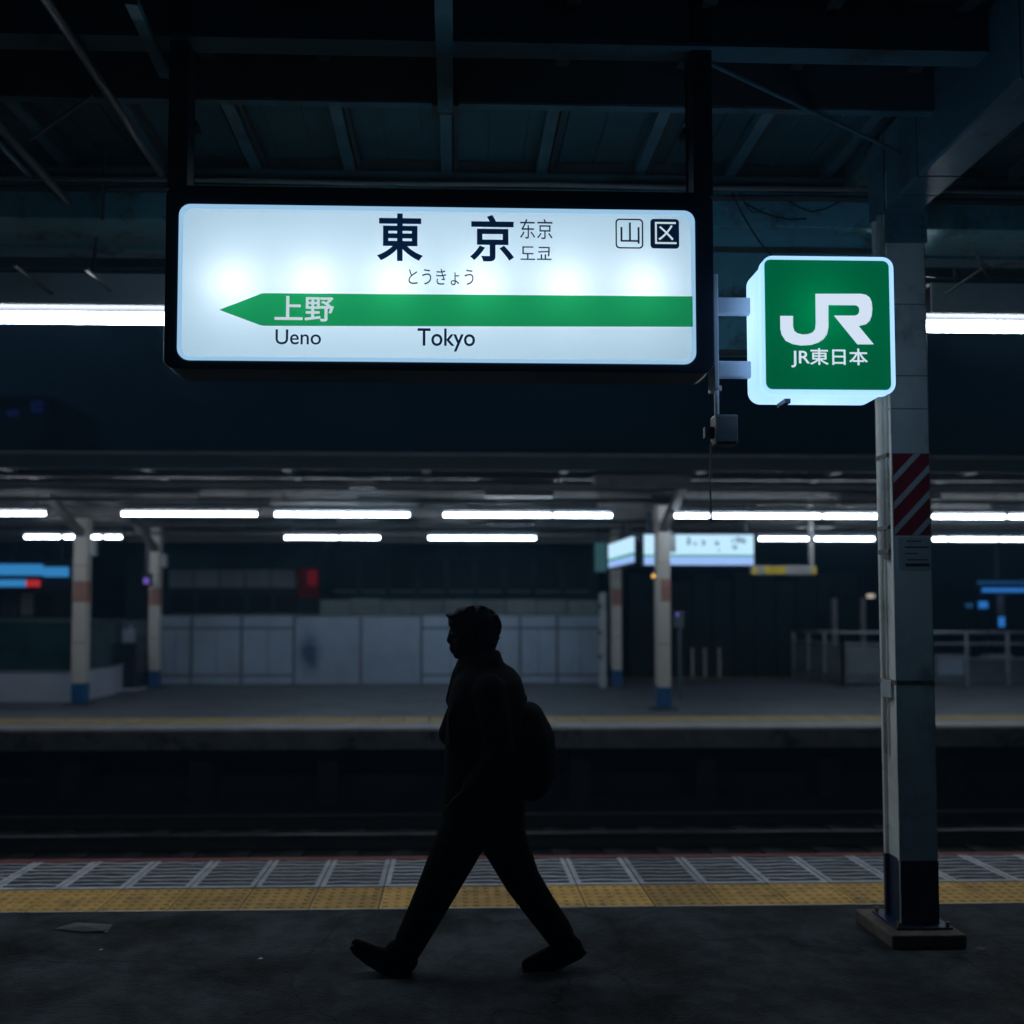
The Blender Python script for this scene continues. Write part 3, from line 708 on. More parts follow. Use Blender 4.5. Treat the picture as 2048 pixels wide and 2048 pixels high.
for q0, q1 in ((580,615),(710,744)):
    MB().box(plx1-.004, jx0+.012, SY+.016, SY+.052, PZ(q1,JY+.08,1470), PZ(q0,JY+.08,1470)).build('bracket_arm', M['arm_plastic'], jr, bevel=.008)
MB().box(PX(1561,JY+.15,805), PX(1572,JY+.15,805), JY+.10, JY+.19, jz0-.012, jz0+.008).build('drain_clip', M['frame'], jr)

hp = thing('blank_signboard', 'blank teal tinted board hung behind the JR logo sign and its bracket', 'signboard', (PX(1590,5.06,600), 5.06, PZ(712,5.06,1590)))
hx0, hx1, hz0, hz1 = PX(1405,5.06,600), PX(1752,5.06,600), PZ(712,5.06,1590), 3.768
MB().box(hx0, hx1, 5.06, 5.09, hz0, hz1).build('sheet', M['duct'], hp)  # shares the duct colour, with the sign's teal light put in
MB().box(hx0, hx1, 5.045, 5.0595, hz0, hz0+.03).box(hx0, hx1, 5.045, 5.0595, hz0+.30, hz0+.325).box(hx0, hx1, 5.045, 5.0595, hz1-.10, hz1-.07).build('rib', M['beam_dark'], hp)
jb = thing('junction_box', 'small grey junction box hanging on a pipe below the logo sign bracket', 'junction box', (PX(1452,3.7,860), 3.7, PZ(888,3.7,1452)))
bx0, bx1 = PX(1430,3.68,860), PX(1475,3.68,860)
MB().box(bx0, bx1, 3.67, 3.75, PZ(888,3.67,1450), PZ(828,3.67,1450)).build('box', M['junction'], jb, bevel=.006)
MB().box(bx0+.004, bx1-.004, 3.664, 3.671, PZ(884,3.67,1450), PZ(832,3.67,1450)).build('lid', M['junction'], jb, bevel=.002)
xx = PX(1433,3.7,800); MB().tube([(xx,3.7,PZ(830,3.7,1433)),(xx,3.7,PZ(735,3.7,1433))], .011).build('pipe', M['paint_steel'], jb)
MB().box(xx-.02, xx+.02, 3.69, 3.715, PZ(778,3.7), PZ(768,3.7)).build('clamp', M['paint_steel'], jb)
xx = PX(1418,3.72,950); MB().tube([(xx+.01,3.72,PZ(880,3.7)),(xx+.004,3.72,PZ(960,3.7)),(xx+.008,3.72,PZ(1040,3.7))], .004, 6).build('loose_cable', M['cable'], jb)
MB().box(xx-.02, bx0+.01, 3.70, 3.73, PZ(872,3.7), PZ(850,3.7)).build('cable_gland', M['junction'], jb)

# ================================================================== OPPOSITE PLATFORM
# canopy
fcan = thing('opposite_canopy', 'long low canopy roof over the opposite platform with tube lamps beneath', 'canopy', (0, 18, 3.7))
YC1 = Yz(937, 3.68); YC2 = 25.2
MB().box(-XL,XL,YC1,YC2,3.86,3.90).build('roof_deck', M['far_deck'], fcan)
MB().box(-XL,XL,YC1,YC1+.05,3.66,3.86).build('fascia', M['hoarding'], fcan)
y = YC1+.35; i = 0
while y < YC2:
    z0 = 3.72 + random.uniform(-.04,.04)
    MB().box(-XL, XL, y, y+random.uniform(.06,.14), z0, 3.858).build('purlin', M['far_beam'] if i % 3 else M['beam_dark'], fcan); y += random.uniform(.45,.75); i += 1
for k in range(-10, 11):
    X = 3.67 + k*2.05
    MB().box(X-.06, X+.06, YC1+.06, YC2, 3.76, 3.858).build('rafter', M['far_beam'], fcan)
MB().box(-XL, XL, 16.62, 16.80, 3.42, 3.60).build('crossbeam', M['far_beam'], fcan)
for q in range(6):
    yy = 13.2+q*1.9; z = 3.55-random.uniform(0,.06)
    MB().tube([(-XL,yy,z),(XL,yy,z)], .03).build('conduit', M['far_beam'], fcan)
for q in range(40):
    xx = random.uniform(-14,14); yy = random.uniform(YC1+.4, 20); ln = random.uniform(.3,1.6)
    MB().box(xx, xx+ln, yy, yy+random.uniform(.08,.3), 3.52+random.uniform(-.03,.08), 3.67).build('cable_box', M['far_beam'] if q % 2 else M['beam_dark'], fcan)
# lamps
ZF = 3.3
Y1, Y2 = Yz(1030,ZF), Yz(1076,ZF)
ORD = ['first','second','third','fourth','fifth','sixth','seventh','eighth','ninth','tenth','eleventh','twelfth']
def far_row(segs, Y, rowname):
    for i, (a, b) in enumerate(segs):
        x0, x1 = PX(a, Y, 1030), PX(b, Y, 1030)
        t = thing('tube_lamp', f'lit white tube lamp under the opposite canopy, {ORD[i]} from the left in the {rowname} row', 'lamp', ((x0+x1)/2, Y, ZF), 'tube lamps under the opposite canopy')
        MB().tube([(x0,Y,ZF),(x1,Y,ZF)], .026, 10).build('tube', M['tube_far_%d' % random.choice((0,0,1,2))], t, smooth=True)
        MB().box(x0-.05, x1+.05, Y-.05, Y+.05, ZF+.055, ZF+.13).build('housing', M['tray'], t)
        for xe in (x0-.03, x1+.002): MB().box(xe, xe+.028, Y-.03, Y+.03, ZF-.045, ZF+.054).build('end_cap', M['tray'], t)
        for xx in (x0+.15, x1-.15): MB().tube([(xx,Y,ZF+.13),(xx,Y,3.7)], .012, 6).build('hanger', M['far_beam'], t)
far_row([(-190,92),(245,514),(551,818),(888,1101),(1108,1222),(1350,1416),(1422,1640),(1646,1858),(1864,2008),(2016,2200)], Y1, 'front')
far_row([(52,122),(130,170),(177,204),(212,244),(571,676),(683,759),(858,1070),(1517,1620),(1629,1746),(1864,1891),(1897,1992),(1998,2160)], Y2, 'back')
# columns
def far_column(px_, py_, wpx, label, braced):
    g = G(px_, py_); Y = g.y; hw = wpx*.76/FPX*Y/2
    t = thing('column', label, 'column', (g.x, Y+hw, 0), 'white columns of the opposite platform')
    zs = .39
    MB().box(g.x-hw, g.x+hw, Y, Y+2*hw, zs, 3.66).build('shaft', M['far_paint'], t, bevel=.01)
    MB().box(g.x-hw-.004, g.x+hw+.004, Y-.004, Y+2*hw+.004, 0, zs).build('blue_foot', M['far_blue'], t, bevel=.01)
    MB().box(g.x-hw-.10, g.x+hw+.10, Y-.1, Y+2*hw+.1, 0, .03).build('base_plate', M['concrete'], t)
    MB().box(g.x-hw-.004 if braced != 2 else g.x-hw*.5, g.x+hw+.004, Y-.004, Y+2*hw+.003, 1.88, 2.27).build('red_band', M['far_red'], t)
    mb = MB(); mb.box(g.x-hw-.003, g.x+hw+.003, Y-.003, Y+.01, 1.13, 1.142); mb.box(g.x-hw-.003, g.x+hw+.003, Y-.003, Y+.01, 2.55, 2.562)
    mb.build('seam', M['panel_frame'], t)
    MB().tube([(g.x-hw-.02,Y+.06,.5),(g.x-hw-.02,Y+.06,3.5)], .02, 6).build('conduit', M['far_paint'], t)
    MB().box(g.x+hw, g.x+hw+.12, Y+.05, Y+.2, 2.75, 3.05).build('speaker_box', M['paint_steel'], t, bevel=.01)
    MB().bar((g.x, Y-.02, 3.15), (g.x, Y-1.5, 3.74), .14, .12).build('knee_brace', M['far_beam'], t)
far_column(155, 1410, 33, 'white column with blue foot in front of the white kiosk base', 1)
far_column(306, 1376, 25, 'white column with blue foot at the left end of the panel wall', 1)
far_column(1235, 1374, 25, 'white column with blue foot below the slanted lit sign', 1)
far_column(1330, 1420, 34, 'front white column crossing the lit name sign, nearest the far tactile line', 2)

# white panel wall
g0, g1 = G(318,1369), G(1208,1370); WY = (g0.y+g1.y)/2
wz = PZ(1232, WY)
pw = thing('panel_wall', 'long low wall of pale steel panels on the opposite platform', 'wall', ((g0.x+g1.x)/2, WY, 0))
cuts = [318, 383, 483, 588, 722, 843, 960, 1040, 1114, 1208]
zl, zh = PZ(1350,WY), PZ(1257,WY)
for a, b in zip(cuts, cuts[1:]):
    xa, xb = PX(a,WY,1300)+.02, PX(b,WY,1300)-.02
    slat = a in (588, 722)
    mb = MB()
    if slat:
        n = 16
        for q in range(n):
            z0 = .02+(wz-.04)*q/n; mb.box(xa, xb, WY+random.uniform(0,.02), WY+.05, z0, z0+(wz-.04)/n-.012)
    else:
        mb.box(xa, xb, WY, WY+.05, .02, zl-.03); mb.box(xa, (xa+xb)/2-.008, WY, WY+.05, zl+.02, zh-.02); mb.box((xa+xb)/2+.008, xb, WY, WY+.05, zl+.02, zh-.02); mb.box(xa, xb, WY, WY+.05, zh+.035, wz)
    pn_ = mb.build('panel', M['panel_white'], pw, bevel=.004)
    if a == 588:
        ux = PX(617,WY,1300); MB().add([(ux-.34,WY-.004,.02),(ux+.40,WY-.004,.02),(ux+.40,WY-.004,1.45),(ux-.34,WY-.004,1.45)], [(0,1,2,3)]).build('blue_ghost', M['stain_or_ghost'], pn_)  # ghostly blurred figure put in as a tinted sheet
MB().box(PX(318,WY,1300), PX(1208,WY,1300), WY+.02, WY+.06, .01, wz-.01).build('backing', M['panel_frame'], pw)
for a in cuts: 
    X = PX(a,WY,1300); MB().box(X-.028, X+.028, WY-.03, WY-.002, 0, wz+.001).build('post', M['panel_frame'], pw)
MB().box(PX(318,WY,1300), PX(1208,WY,1300), WY-.012, WY+.10, wz+.002, wz+.04).build('top_rail', M['panel_frame'], pw)

# buildings in the dark behind
BY = 33.0
bl = thing('building', 'dark low building behind the panel wall with a band of grey panels', 'building', (PX(480,BY,1200), BY, -1.5))
bx0, bx1 = PX(250,BY,1200), PX(640,BY,1200)
MB().box(bx0, bx1, BY, BY+8, -1.5, PZ(1080,BY)).build('wall', M['facade'], bl)
for k in range(5):
    xa = PX(340+k*51,BY,1150); xb = PX(340+k*51+48,BY,1150)
    MB().box(xa, xb, BY-.12, BY-.004, PZ(1176,BY), PZ(1140,BY)).build('facade_panel', M['facade_panel'], bl)
for k in range(5):
    xa = PX(345+k*52,BY,1150); xb = PX(345+k*52+42,BY,1150)
    wn = MB().box(xa, xb, BY-.03, BY-.002, PZ(1228,BY), PZ(1190,BY)).build('window', M['dark_window'], bl)
    MB().box(xa, xb, BY-.06, BY-.032, PZ(1231,BY), PZ(1228,BY)).build('sill', M['facade_panel'], wn)
MB().box(bx0-.3, bx1+.3, BY-.3, BY+8.2, PZ(1080,BY), PZ(1074,BY)).build('roof', M['facade'], bl)
rl = thing('vertical_red_sign', 'dim red lit sign panel at the end of the grey building panels', 'sign', (PX(615,BY-.4,1170), BY-.4, PZ(1200,BY)))
MB().box(PX(596,BY-.4,1165), PX(637,BY-.4,1165), BY-.4, BY-.2, PZ(1195,BY), PZ(1138,BY)).build('panel', M['red_panel'], rl)
MB().box(PX(616,BY-.4,1165), PX(634,BY-.4,1165), BY-.45, BY-.402, PZ(1172,BY), PZ(1143,BY)).build('lit_face', M['red_lit'], rl, bevel=.05)
b2 = thing('office_block', 'dark teal block behind the panel wall, right of the red sign', 'building', (PX(900,36,1200), 36, -1.5))
MB().box(PX(645,36,1200), PX(1195,36,1200), 36, 44, -1.5, PZ(1088,36)).build('wall', M['facade'], b2)
for k in range(9):
    xa = PX(668+k*58,36,1150); wn = MB().box(xa, xa+.85, 35.97, 35.998, PZ(1180,36), PZ(1120,36)).build('window', M['dark_window'], b2)
    MB().box(xa-.04, xa+.9, 35.94, 35.968, PZ(1184,36), PZ(1181,36)).build('sill', M['facade_panel'], wn)
MB().box(PX(643,36,1200)-.2, PX(1197,36,1200), 35.8, 44.2, PZ(1088,36), PZ(1083,36)).build('roof', M['facade'], b2)
par = thing('parapet_wall', 'grey parapet of flat slabs just above and behind the panel wall', 'wall', (PX(900,27,1210), 27, -1.4))
for k in range(9):
    xa = PX(640+k*62,27,1210); MB().box(xa, xa+.88, 27, 27.15, -1.4, PZ(1197,27)-random.uniform(0,.05)).build('slab', M['parapet'], par)
tower = thing('office_tower', 'far dark office tower with faint blue windows in the night sky', 'building', (PX(60,110,900), 110, -1.5))
MB().box(PX(-60,110,900), PX(98,110,900), 110, 125, -1.5, PZ(792,110,60)).build('wall', M['facade'], tower)
for a, b, c_, d in ((62,87,803,811),(64,86,816,824),(14,38,822,832)):
    MB().box(PX(a,110,810), PX(b,110,810), 109.9, 109.99, PZ(d,110,60), PZ(c_,110,60)).build('window', M['window_blue'], tower)

# kiosk at the left
kg = G(120,1404); KY = kg.y
kx1 = PX(222, 19.3, 1360)
ks = thing('kiosk', 'white based kiosk with dark green glass behind the front left column', 'kiosk', (kg.x, KY, 0))
xa = PX(-160, KY, 1380); xb = PX(150, KY, 1380)
zk = PZ(1345, KY, 60)
base = [(xa,KY+.15),(xb,KY-.05),(kx1,19.3),(kx1-.15,20.4),(xa,20.4)]
MB().prism(base, 'z', 0, zk).build('base', M['kiosk_white'], ks)
base2 = [(xa,KY+.17),(xb-.02,KY-.03),(kx1-.02,19.31),(kx1-.17,20.38),(xa,20.38)]
MB().prism(base2, 'z', zk+.04, PZ(1245,KY,60)).build('glass', M['kiosk_glass'], ks)
base3 = [(xa,KY+.12),(xb+.02,KY-.08),(kx1+.03,19.28),(kx1-.12,20.43),(xa,20.43)]
MB().prism(base3, 'z', zk+.002, zk+.038).build('counter', M['steel'], ks)
MB().prism(base3, 'z', PZ(1245,KY,60)+.003, PZ(1237,KY,60)).build('top_rail', M['vent_panel'], ks)
for a in (-20, 62, 125): 
    X = PX(a,KY+.05,1300); MB().box(X-.03, X+.03, KY+.03, KY+.08, zk+.04, PZ(1245,KY,60)).build('mullion', M['cabinet'], ks)
mb = MB().box(xa, xb-.1, KY+.04, KY+.06, PZ(1294,KY,60), PZ(1290,KY,60)); mb.build('transom', M['cabinet'], ks)
cb = thing('equipment_cabinet', 'dark blue cabinet standing between the two left columns', 'cabinet', (PX(247,20.2,1370), 20.2, 0))
xa, xb = PX(222,20.4,1360), PX(272,20.4,1360)
MB().box(xa, xb, 20.4, 21.0, .05, PZ(1286,20.4,250)).build('body', M['cabinet'], cb, bevel=.02)
MB().box(xa+.02, (xa+xb)/2-.005, 20.38, 20.398, .1, PZ(1290,20.4,250)).build('door', M['cabinet'], cb)
MB().box((xa+xb)/2+.005, xb-.02, 20.38, 20.398, .1, PZ(1290,20.4,250)).build('door', M['cabinet'], cb)
MB().box(xa-.03, xb+.03, 20.37, 21.03, 0, .05).build('plinth', M['kiosk_white'], cb)
vp = thing('service_panel', 'low pale screen panel behind the dark blue cabinet', 'screen', (PX(240,21.6,1300), 21.6, 0))
MB().box(PX(200,21.6,1300), PX(292,21.6,1300), 21.6, 21.65, .3, PZ(1240,21.6)).build('sheet', M['vent_panel'], vp)
MB().box(PX(215,21.6,1300), PX(270,21.6,1300), 21.57, 21.598, PZ(1285,21.6), PZ(1258,21.6)).build('pale_plate', M['panel_white'], vp)
for a in (210, 260): MB().box(PX(a,21.6,1300), PX(a+3,21.6,1300), 21.56, 21.64, 0, PZ(1250,21.6)).build('leg', M['paint_steel'], vp)

# lit boards at the left
def board(name, label, cat, Y, parts, posts):
    xs = [p[0] for p in parts]; t = thing(name, label, cat, (PX(parts[0][0],Y,1150), Y, PZ(parts[0][3],Y)))
    for (a, b, c_, d, m, nm) in parts:
        MB().box(PX(a,Y,c_), PX(b,Y,c_), Y, Y+.12, PZ(d,Y,a), PZ(c_,Y,a)).build(nm, M[m], t)
    for (a, b, c_, d, m, nm) in posts:
        MB().box(PX(a,Y,c_), PX(b,Y,c_), Y+.121, Y+.2, PZ(d,Y,a), PZ(c_,Y,a)).build(nm, M[m], t)
    return t
board('departure_board', 'wide bright blue lit board with a red lit end below it', 'display board', 23.0,
      [(-120,82,1128,1150,'screen_blue','screen'),(86,134,1134,1153,'screen_blue','screen'),(-120,49,1159,1173,'screen_blue','screen'),(52,76,1160,1173,'screen_red','red_screen')],
      [(-130,142,1120,1178,'cabinet','casing'),(20,26,1078,1120,'cabinet','hanger'),(120,126,1078,1120,'cabinet','hanger')])
board('small_signal_light', 'tiny purple light beside the second left column', 'signal light', 20.5,
      [(287,295,1156,1167,'purple','lens')], [(282,300,1146,1172,'cabinet','casing'),(288,292,1080,1146,'cabinet','hanger')])
sb = thing('shop_front', 'dim shop front with dark shelving under the blue board', 'shop', (PX(60,26,1200), 26, 0))
MB().box(PX(-150,26,1200), PX(132,26,1200), 26.3, 27, -1.4, PZ(1178,26)).build('wall', M['facade'], sb)
for (a, b, c_, d, m) in ((0,30,1182,1232,'panel_frame'),(38,62,1186,1230,'facade_panel'),(66,100,1190,1232,'dark_window'),(104,128,1192,1232,'facade')):
    MB().box(PX(a,26,1200), PX(b,26,1200), 26.1, 26.29, PZ(d,26), PZ(c_,26)).build('shelf_unit', M[m], sb)

# name sign on the opposite platform
NY = G(1330,1420).y + .65
sx0, sx1 = PX(1288,NY,1100), PX(1507,NY,1100); sz0, sz1 = PZ(1129,NY), PZ(1068,NY)
s2 = thing('station_sign', 'small backlit white and green name sign across the opposite tracks, behind the front column', 'sign', ((sx0+sx1)/2, NY, sz0))
MB().box(sx0-.02, sx1+.02, NY, NY+.14, sz0-.03, sz1+.03).build('frame', M['frame'], s2)
hz = sz1-sz0
MB().box(sx0, sx1, NY-.006, NY-.001, sz0+hz*.34, sz1).build('panel', M['sign_far'], s2)
MB().box(sx0, sx1, NY-.006, NY-.001, sz0+hz*.28, sz0+hz*.34).build('green_line', M['sign_far_green'], s2)
MB().box(sx0, sx1, NY-.006, NY-.001, sz0, sz0+hz*.28).build('lower_panel', M['sign_far_low'], s2)
mb = MB()
for px_, wd, q0, q1 in ((1320,5,1078,1092),(1374,8,1073,1089),(1388,6,1082,1090),(1404,7,1078,1090),(1430,9,1080,1090),(1436,4,1096,1102),(1464,4,1074,1084),(1472,12,1072,1084),(1484,8,1074,1086),(1465,10,1088,1098)):
    for r_ in range(3): mb.box(PX(px_+r_*wd/3,NY,1080), PX(px_+r_*wd/3+wd/5,NY,1080), NY-.009, NY-.0065, PZ(q1,NY), PZ(q0+r_,NY))
mb.build('lettering', M['sign_far_ink'], s2)
for px_ in (1300, 1495): MB().box(PX(px_,NY,1060)-.03, PX(px_,NY,1060)+.03, NY+.04, NY+.1, sz1+.03, 3.75).build('hanger', M['frame'], s2)
# slanted sign
A_, B_ = P(1217,1115,19.4), P(1264,1102,17.4)
s3 = thing('slanted_sign', 'small backlit white sign with a green line, turned edgewise beside the columns', 'sign', (B_.x, B_.y, B_.z))
d = (B_-A_); d.z = 0; d.normalize(); nrm = Vector((d.y, -d.x, 0))
def slab(z0, z1, off, th, nm, m):
    a, b = Vector((A_.x,A_.y,0)), Vector((B_.x,B_.y,0)); o1 = nrm*off; o2 = nrm*(off-th)
    pts = [a+o1, b+o1, b+o2, a+o2]; MB().prism([(p.x,p.y) for p in pts], 'z', z0, z1).build(nm, M[m], s3)
zA0, zA1 = PZ(1129,18.4), PZ(1081,18.4); hh = zA1-zA0
slab(zA0+hh*.36, zA1, .003, .05, 'panel', 'sign_far'); slab(zA0+hh*.26, zA0+hh*.36, .004, .05, 'green_line', 'sign_far_green'); slab(zA0, zA0+hh*.26, .003, .05, 'lower_panel', 'sign_far_low')
slab(zA0-.03, zA1+.03, -.06, .12, 'frame', 'frame')
mb = MB().box(B_.x+.05, B_.x+.35, 17.5, 18.2, zA0-.05, zA1+.1); mb.build('end_case', M['cabinet'], s3)
MB().tube([(B_.x,B_.y+.3,zA1+.03),(B_.x,B_.y+.3,3.75)], .02).build('hanger', M['frame'], s3)
s4 = thing('edge_sign', 'dim teal sign panel at the right end of the panel wall', 'sign', (PX(1200,20.5,1110), 20.5, PZ(1150,20.5)))
MB().box(PX(1191,20.5,1110), PX(1213,20.5,1110), 20.5, 20.6, PZ(1142,20.5), PZ(1085,20.5)).build('panel', M['teal_lit'], s4)
MB().box(PX(1189,20.5,1110), PX(1215,20.5,1110), 20.601, 20.66, PZ(1144,20.5), PZ(1083,20.5)).build('frame', M['frame'], s4)
MB().box(PX(1196,20.5,1110), PX(1200,20.5,1110), 20.61, 20.65, PZ(1083,20.5)+.002, 3.75).build('hanger', M['frame'], s4)
# corner post by the wall end
ep = thing('steel_post', 'grey steel post with clips at the right end of the panel wall', 'post', (PX(1205,21.0,1370), 21.0, 0))
MB().box(PX(1200,21.0,1300), PX(1213,21.0,1300), 21.0, 21.12, 0, PZ(1185,21)).build('shaft', M['paint_steel'], ep)
for q in (1208,1262,1310): MB().box(PX(1196,20.97,1300), PX(1203,20.97,1300), 20.96, 20.999, PZ(q+8,21), PZ(q,21)).build('clip', M['junction'], ep)
# yellow and grey hanging sign
HY = 15.9
hs = thing('hanging_sign', 'unlit yellow and grey notice bar hanging from one rod beside the far name sign', 'sign', (PX(1568,HY,1140), HY, PZ(1148,HY)))
MB().box(PX(1503,HY,1140), PX(1634,HY,1140), HY, HY+.1, PZ(1149,HY), PZ(1130,HY)).build('bar', M['sign_grey'], hs, bevel=.02)
MB().box(PX(1530,HY,1140), PX(1571,HY,1140), HY-.006, HY-.001, PZ(1147,HY), PZ(1131,HY)).build('yellow_field', M['sign_yellow'], hs)
MB().box(PX(1504,HY,1140), PX(1514,HY,1140), HY-.006, HY-.001, PZ(1147,HY), PZ(1132,HY)).box(PX(1624,HY,1140), PX(1633,HY,1140), HY-.006, HY-.001, PZ(1147,HY), PZ(1132,HY)).build('end_cap', M['sign_yellow'], hs)
MB().box(PX(1618,HY+.05,1100), PX(1627,HY+.05,1100), HY+.03, HY+.08, PZ(1129,HY), 3.75).build('hanger', M['sign_grey'], hs)

# stair enclosure railing at the right
fc = G(1686,1372); bc = G(1588,1355)
ra = thing('stair_railing', 'steel and glass railing round the stair opening on the opposite platform', 'railing', (fc.x, fc.y, 0))
hr = 1.25
XR = 14.0
def rail_run(a, b, n, withglass=True):
    a, b = Vector((a[0],a[1],0)), Vector((b[0],b[1],0)); up = Vector((0,0,1))
    MB().tube([a+up*hr, b+up*hr], .035).build('handrail', M['steel'], ra, smooth=True)
    MB().bar(a+up*(hr-.26), b+up*(hr-.26), .03, .04).build('mid_rail', M['steel'], ra)
    MB().bar(a+up*.16, b+up*.16, .05, .20).build('kick_plate', M['panel_frame'], ra)
    for i in range(n+1):
        p = a.lerp(b, i/n); MB().box(p.x-.03,p.x+.03,p.y-.03,p.y+.03,0,hr).build('post', M['steel'], ra)
    for i in range(n if withglass else 1):
        p, q = a.lerp(b,(i+.06)/n), a.lerp(b,(i+.94)/n)
        MB().bar(p+up*.60, q+up*.60, .012, .66).build('glass', M['glass_panel'], ra)
rail_run((fc.x,fc.y), (XR,fc.y), 5, False); rail_run((fc.x,fc.y), (bc.x,bc.y), 3)
# small things around the stair
bn = thing('bench', 'low pale bench box behind the stair railing, right of the pillar', 'bench', (PX(1925,22.6,1350), 22.6, 0))
MB().box(PX(1872,22.6,1350), PX(1925,22.6,1350), 22.5, 22.9, .1, .62).build('body', M['panel_white'], bn, bevel=.02)
MB().box(PX(1866,22.6,1350), PX(1930,22.6,1350), 22.46, 22.94, .62, .68).build('top', M['steel'], bn)
MB().box(PX(1872,22.6,1350)+.05, PX(1925,22.6,1350)-.05, 22.55, 22.85, 0, .1).build('plinth', M['cabinet'], bn)
ct = thing('counter', 'low counter with a bright steel edge at the far right behind the railing', 'counter', (PX(2000,22.4,1350), 22.4, 0))
MB().box(PX(1940,22.4,1350), PX(2120,22.4,1350), 22.4, 22.9, .05, .55).build('body', M['panel_frame'], ct)
MB().box(PX(1936,22.4,1350), PX(2124,22.4,1350), 22.36, 22.94, .55, .60).build('top', M['steel'], ct)
MB().box(PX(1980,22.4,1350), PX(2030,22.4,1350), 22.5, 22.8, .60, .68).build('tray', M['steel'], ct)
board('blue_light_canopy', 'distant shelter edged by bright blue light strips at the far right', 'shelter', 30.0,
      [(1968,2200,1176,1184,'strip_blue','light_strip'),(1958,2200,1162,1168,'strip_dim','light_strip')],
      [(1960,2200,1158,1190,'cabinet','roof'),(1995,2000,1080,1158,'sign_grey','hanger'),(2000,2012,1190,1260,'facade_panel','post')])
for i, (a, b, c_, d, m, lb) in enumerate(((1960,1976,1202,1216,'strip_blue','small square blue lamp glowing under the blue strips'),
                                  (2000,2010,1234,1254,'strip_blue','upright narrow blue lamp at the far right, above the railing'),
                                  (1934,1946,1206,1215,'strip_dim','faint pale blue sign lamp between pillar and blue strips'))):
    Y = 28.5+i*.3
    t = thing('glow_lamp', lb, 'lamp', (PX(a,Y,c_), Y, PZ(d,Y)), 'small lamps far behind the railing')
    MB().box(PX(a,Y,c_), PX(b,Y,c_), Y, Y+.1, PZ(d,Y), PZ(c_,Y)).build('lens', M[m], t, bevel=.02)
    MB().box(PX(a-2,Y,c_), PX(b+2,Y,c_), Y+.101, Y+.2, -1.4, PZ(c_-3,Y)).build('stand', M['cabinet'], t)
gate = thing('dark_gateway', 'dark doorway frame with a small white light, seen past the pillar', 'gate', (PX(1700,29,1250), 29, 0))
for a, b in ((1666,1674),(1724,1731)): MB().box(PX(a,29,1230), PX(b,29,1230), 29, 29.15, -1.4, PZ(1196,29)).build('post', M['facade_panel'], gate)
MB().box(PX(1664,29,1200), PX(1745,29,1200), 28.98, 29.17, PZ(1196,29)+.002, PZ(1190,29)).build('lintel', M['rust'], gate)
MB().box(PX(1733,29,1190), PX(1746,29,1190), 28.9, 28.975, PZ(1195,29), PZ(1188,29)).build('light', M['warm_dot'], gate)
dk = thing('dark_hoarding', 'dark hoarding beyond the far edge, right of the white columns', 'hoarding', (PX(1450,31,1250), 31, -1.5))
for k in range(11):
    xa = PX(1260+k*42,31,1250); MB().box(xa, xa+.66, 31+random.uniform(0,.08), 31.2, -1.5, PZ(1150,31)+random.uniform(-.2,.2)).build('board', M['hoarding'], dk)
for i, px_ in enumerate((1383, 1408, 1437)):
    pst = thing('short_post', ['thin pale post in the dark gap, closest to the white column','thin pale post in the dark gap, middle of three','thin pale post in the dark gap, closest to the railing'][i], 'post', (PX(px_,26,1330), 26, -1.4), 'thin posts in the dark gap')
    MB().box(PX(px_,26,1310), PX(px_+4,26,1310), 26, 26.06, -1.4, PZ(1300,26)).build('shaft', M['facade_panel'], pst)
    MB().box(PX(px_-1,26,1310), PX(px_+5,26,1310), 25.98, 26.08, PZ(1300,26), PZ(1297,26)).build('cap', M['facade_panel'], pst)
al = thing('amber_lamp', 'tiny amber lamp on the left of the front column', 'lamp', (PX(1307,15.9,1152), 15.9, PZ(1160,15.9)))
MB().ball(P(1307,1152,15.9), .035).build('lens', M['amber'], al, smooth=True)
MB().box(PX(1304,15.95,1150), PX(1312,15.95,1150), 15.93, 16.0, PZ(1160,15.9), PZ(1144,15.9)).build('mount', M['cabinet'], al)
cs = thing('control_box', 'small box with a blue light on the right side of the front column', 'control box', (PX(1356,17.5,1240), 17.5, PZ(1260,17.5)))
MB().box(PX(1350,17.5,1240), PX(1368,17.5,1240), 17.5, 17.7, PZ(1256,17.5), PZ(1222,17.5)).build('case', M['vent_panel'], cs)
MB().box(PX(1352,17.5,1240), PX(1358,17.5,1240), 17.49, 17.498, PZ(1232,17.5), PZ(1226,17.5)).build('light', M['purple'], cs)
MB().box(PX(1357,17.6,1300), PX(1362,17.6,1300), 17.55, 17.65, 0, PZ(1256,17.5)-.001).build('stand', M['vent_panel'], cs)

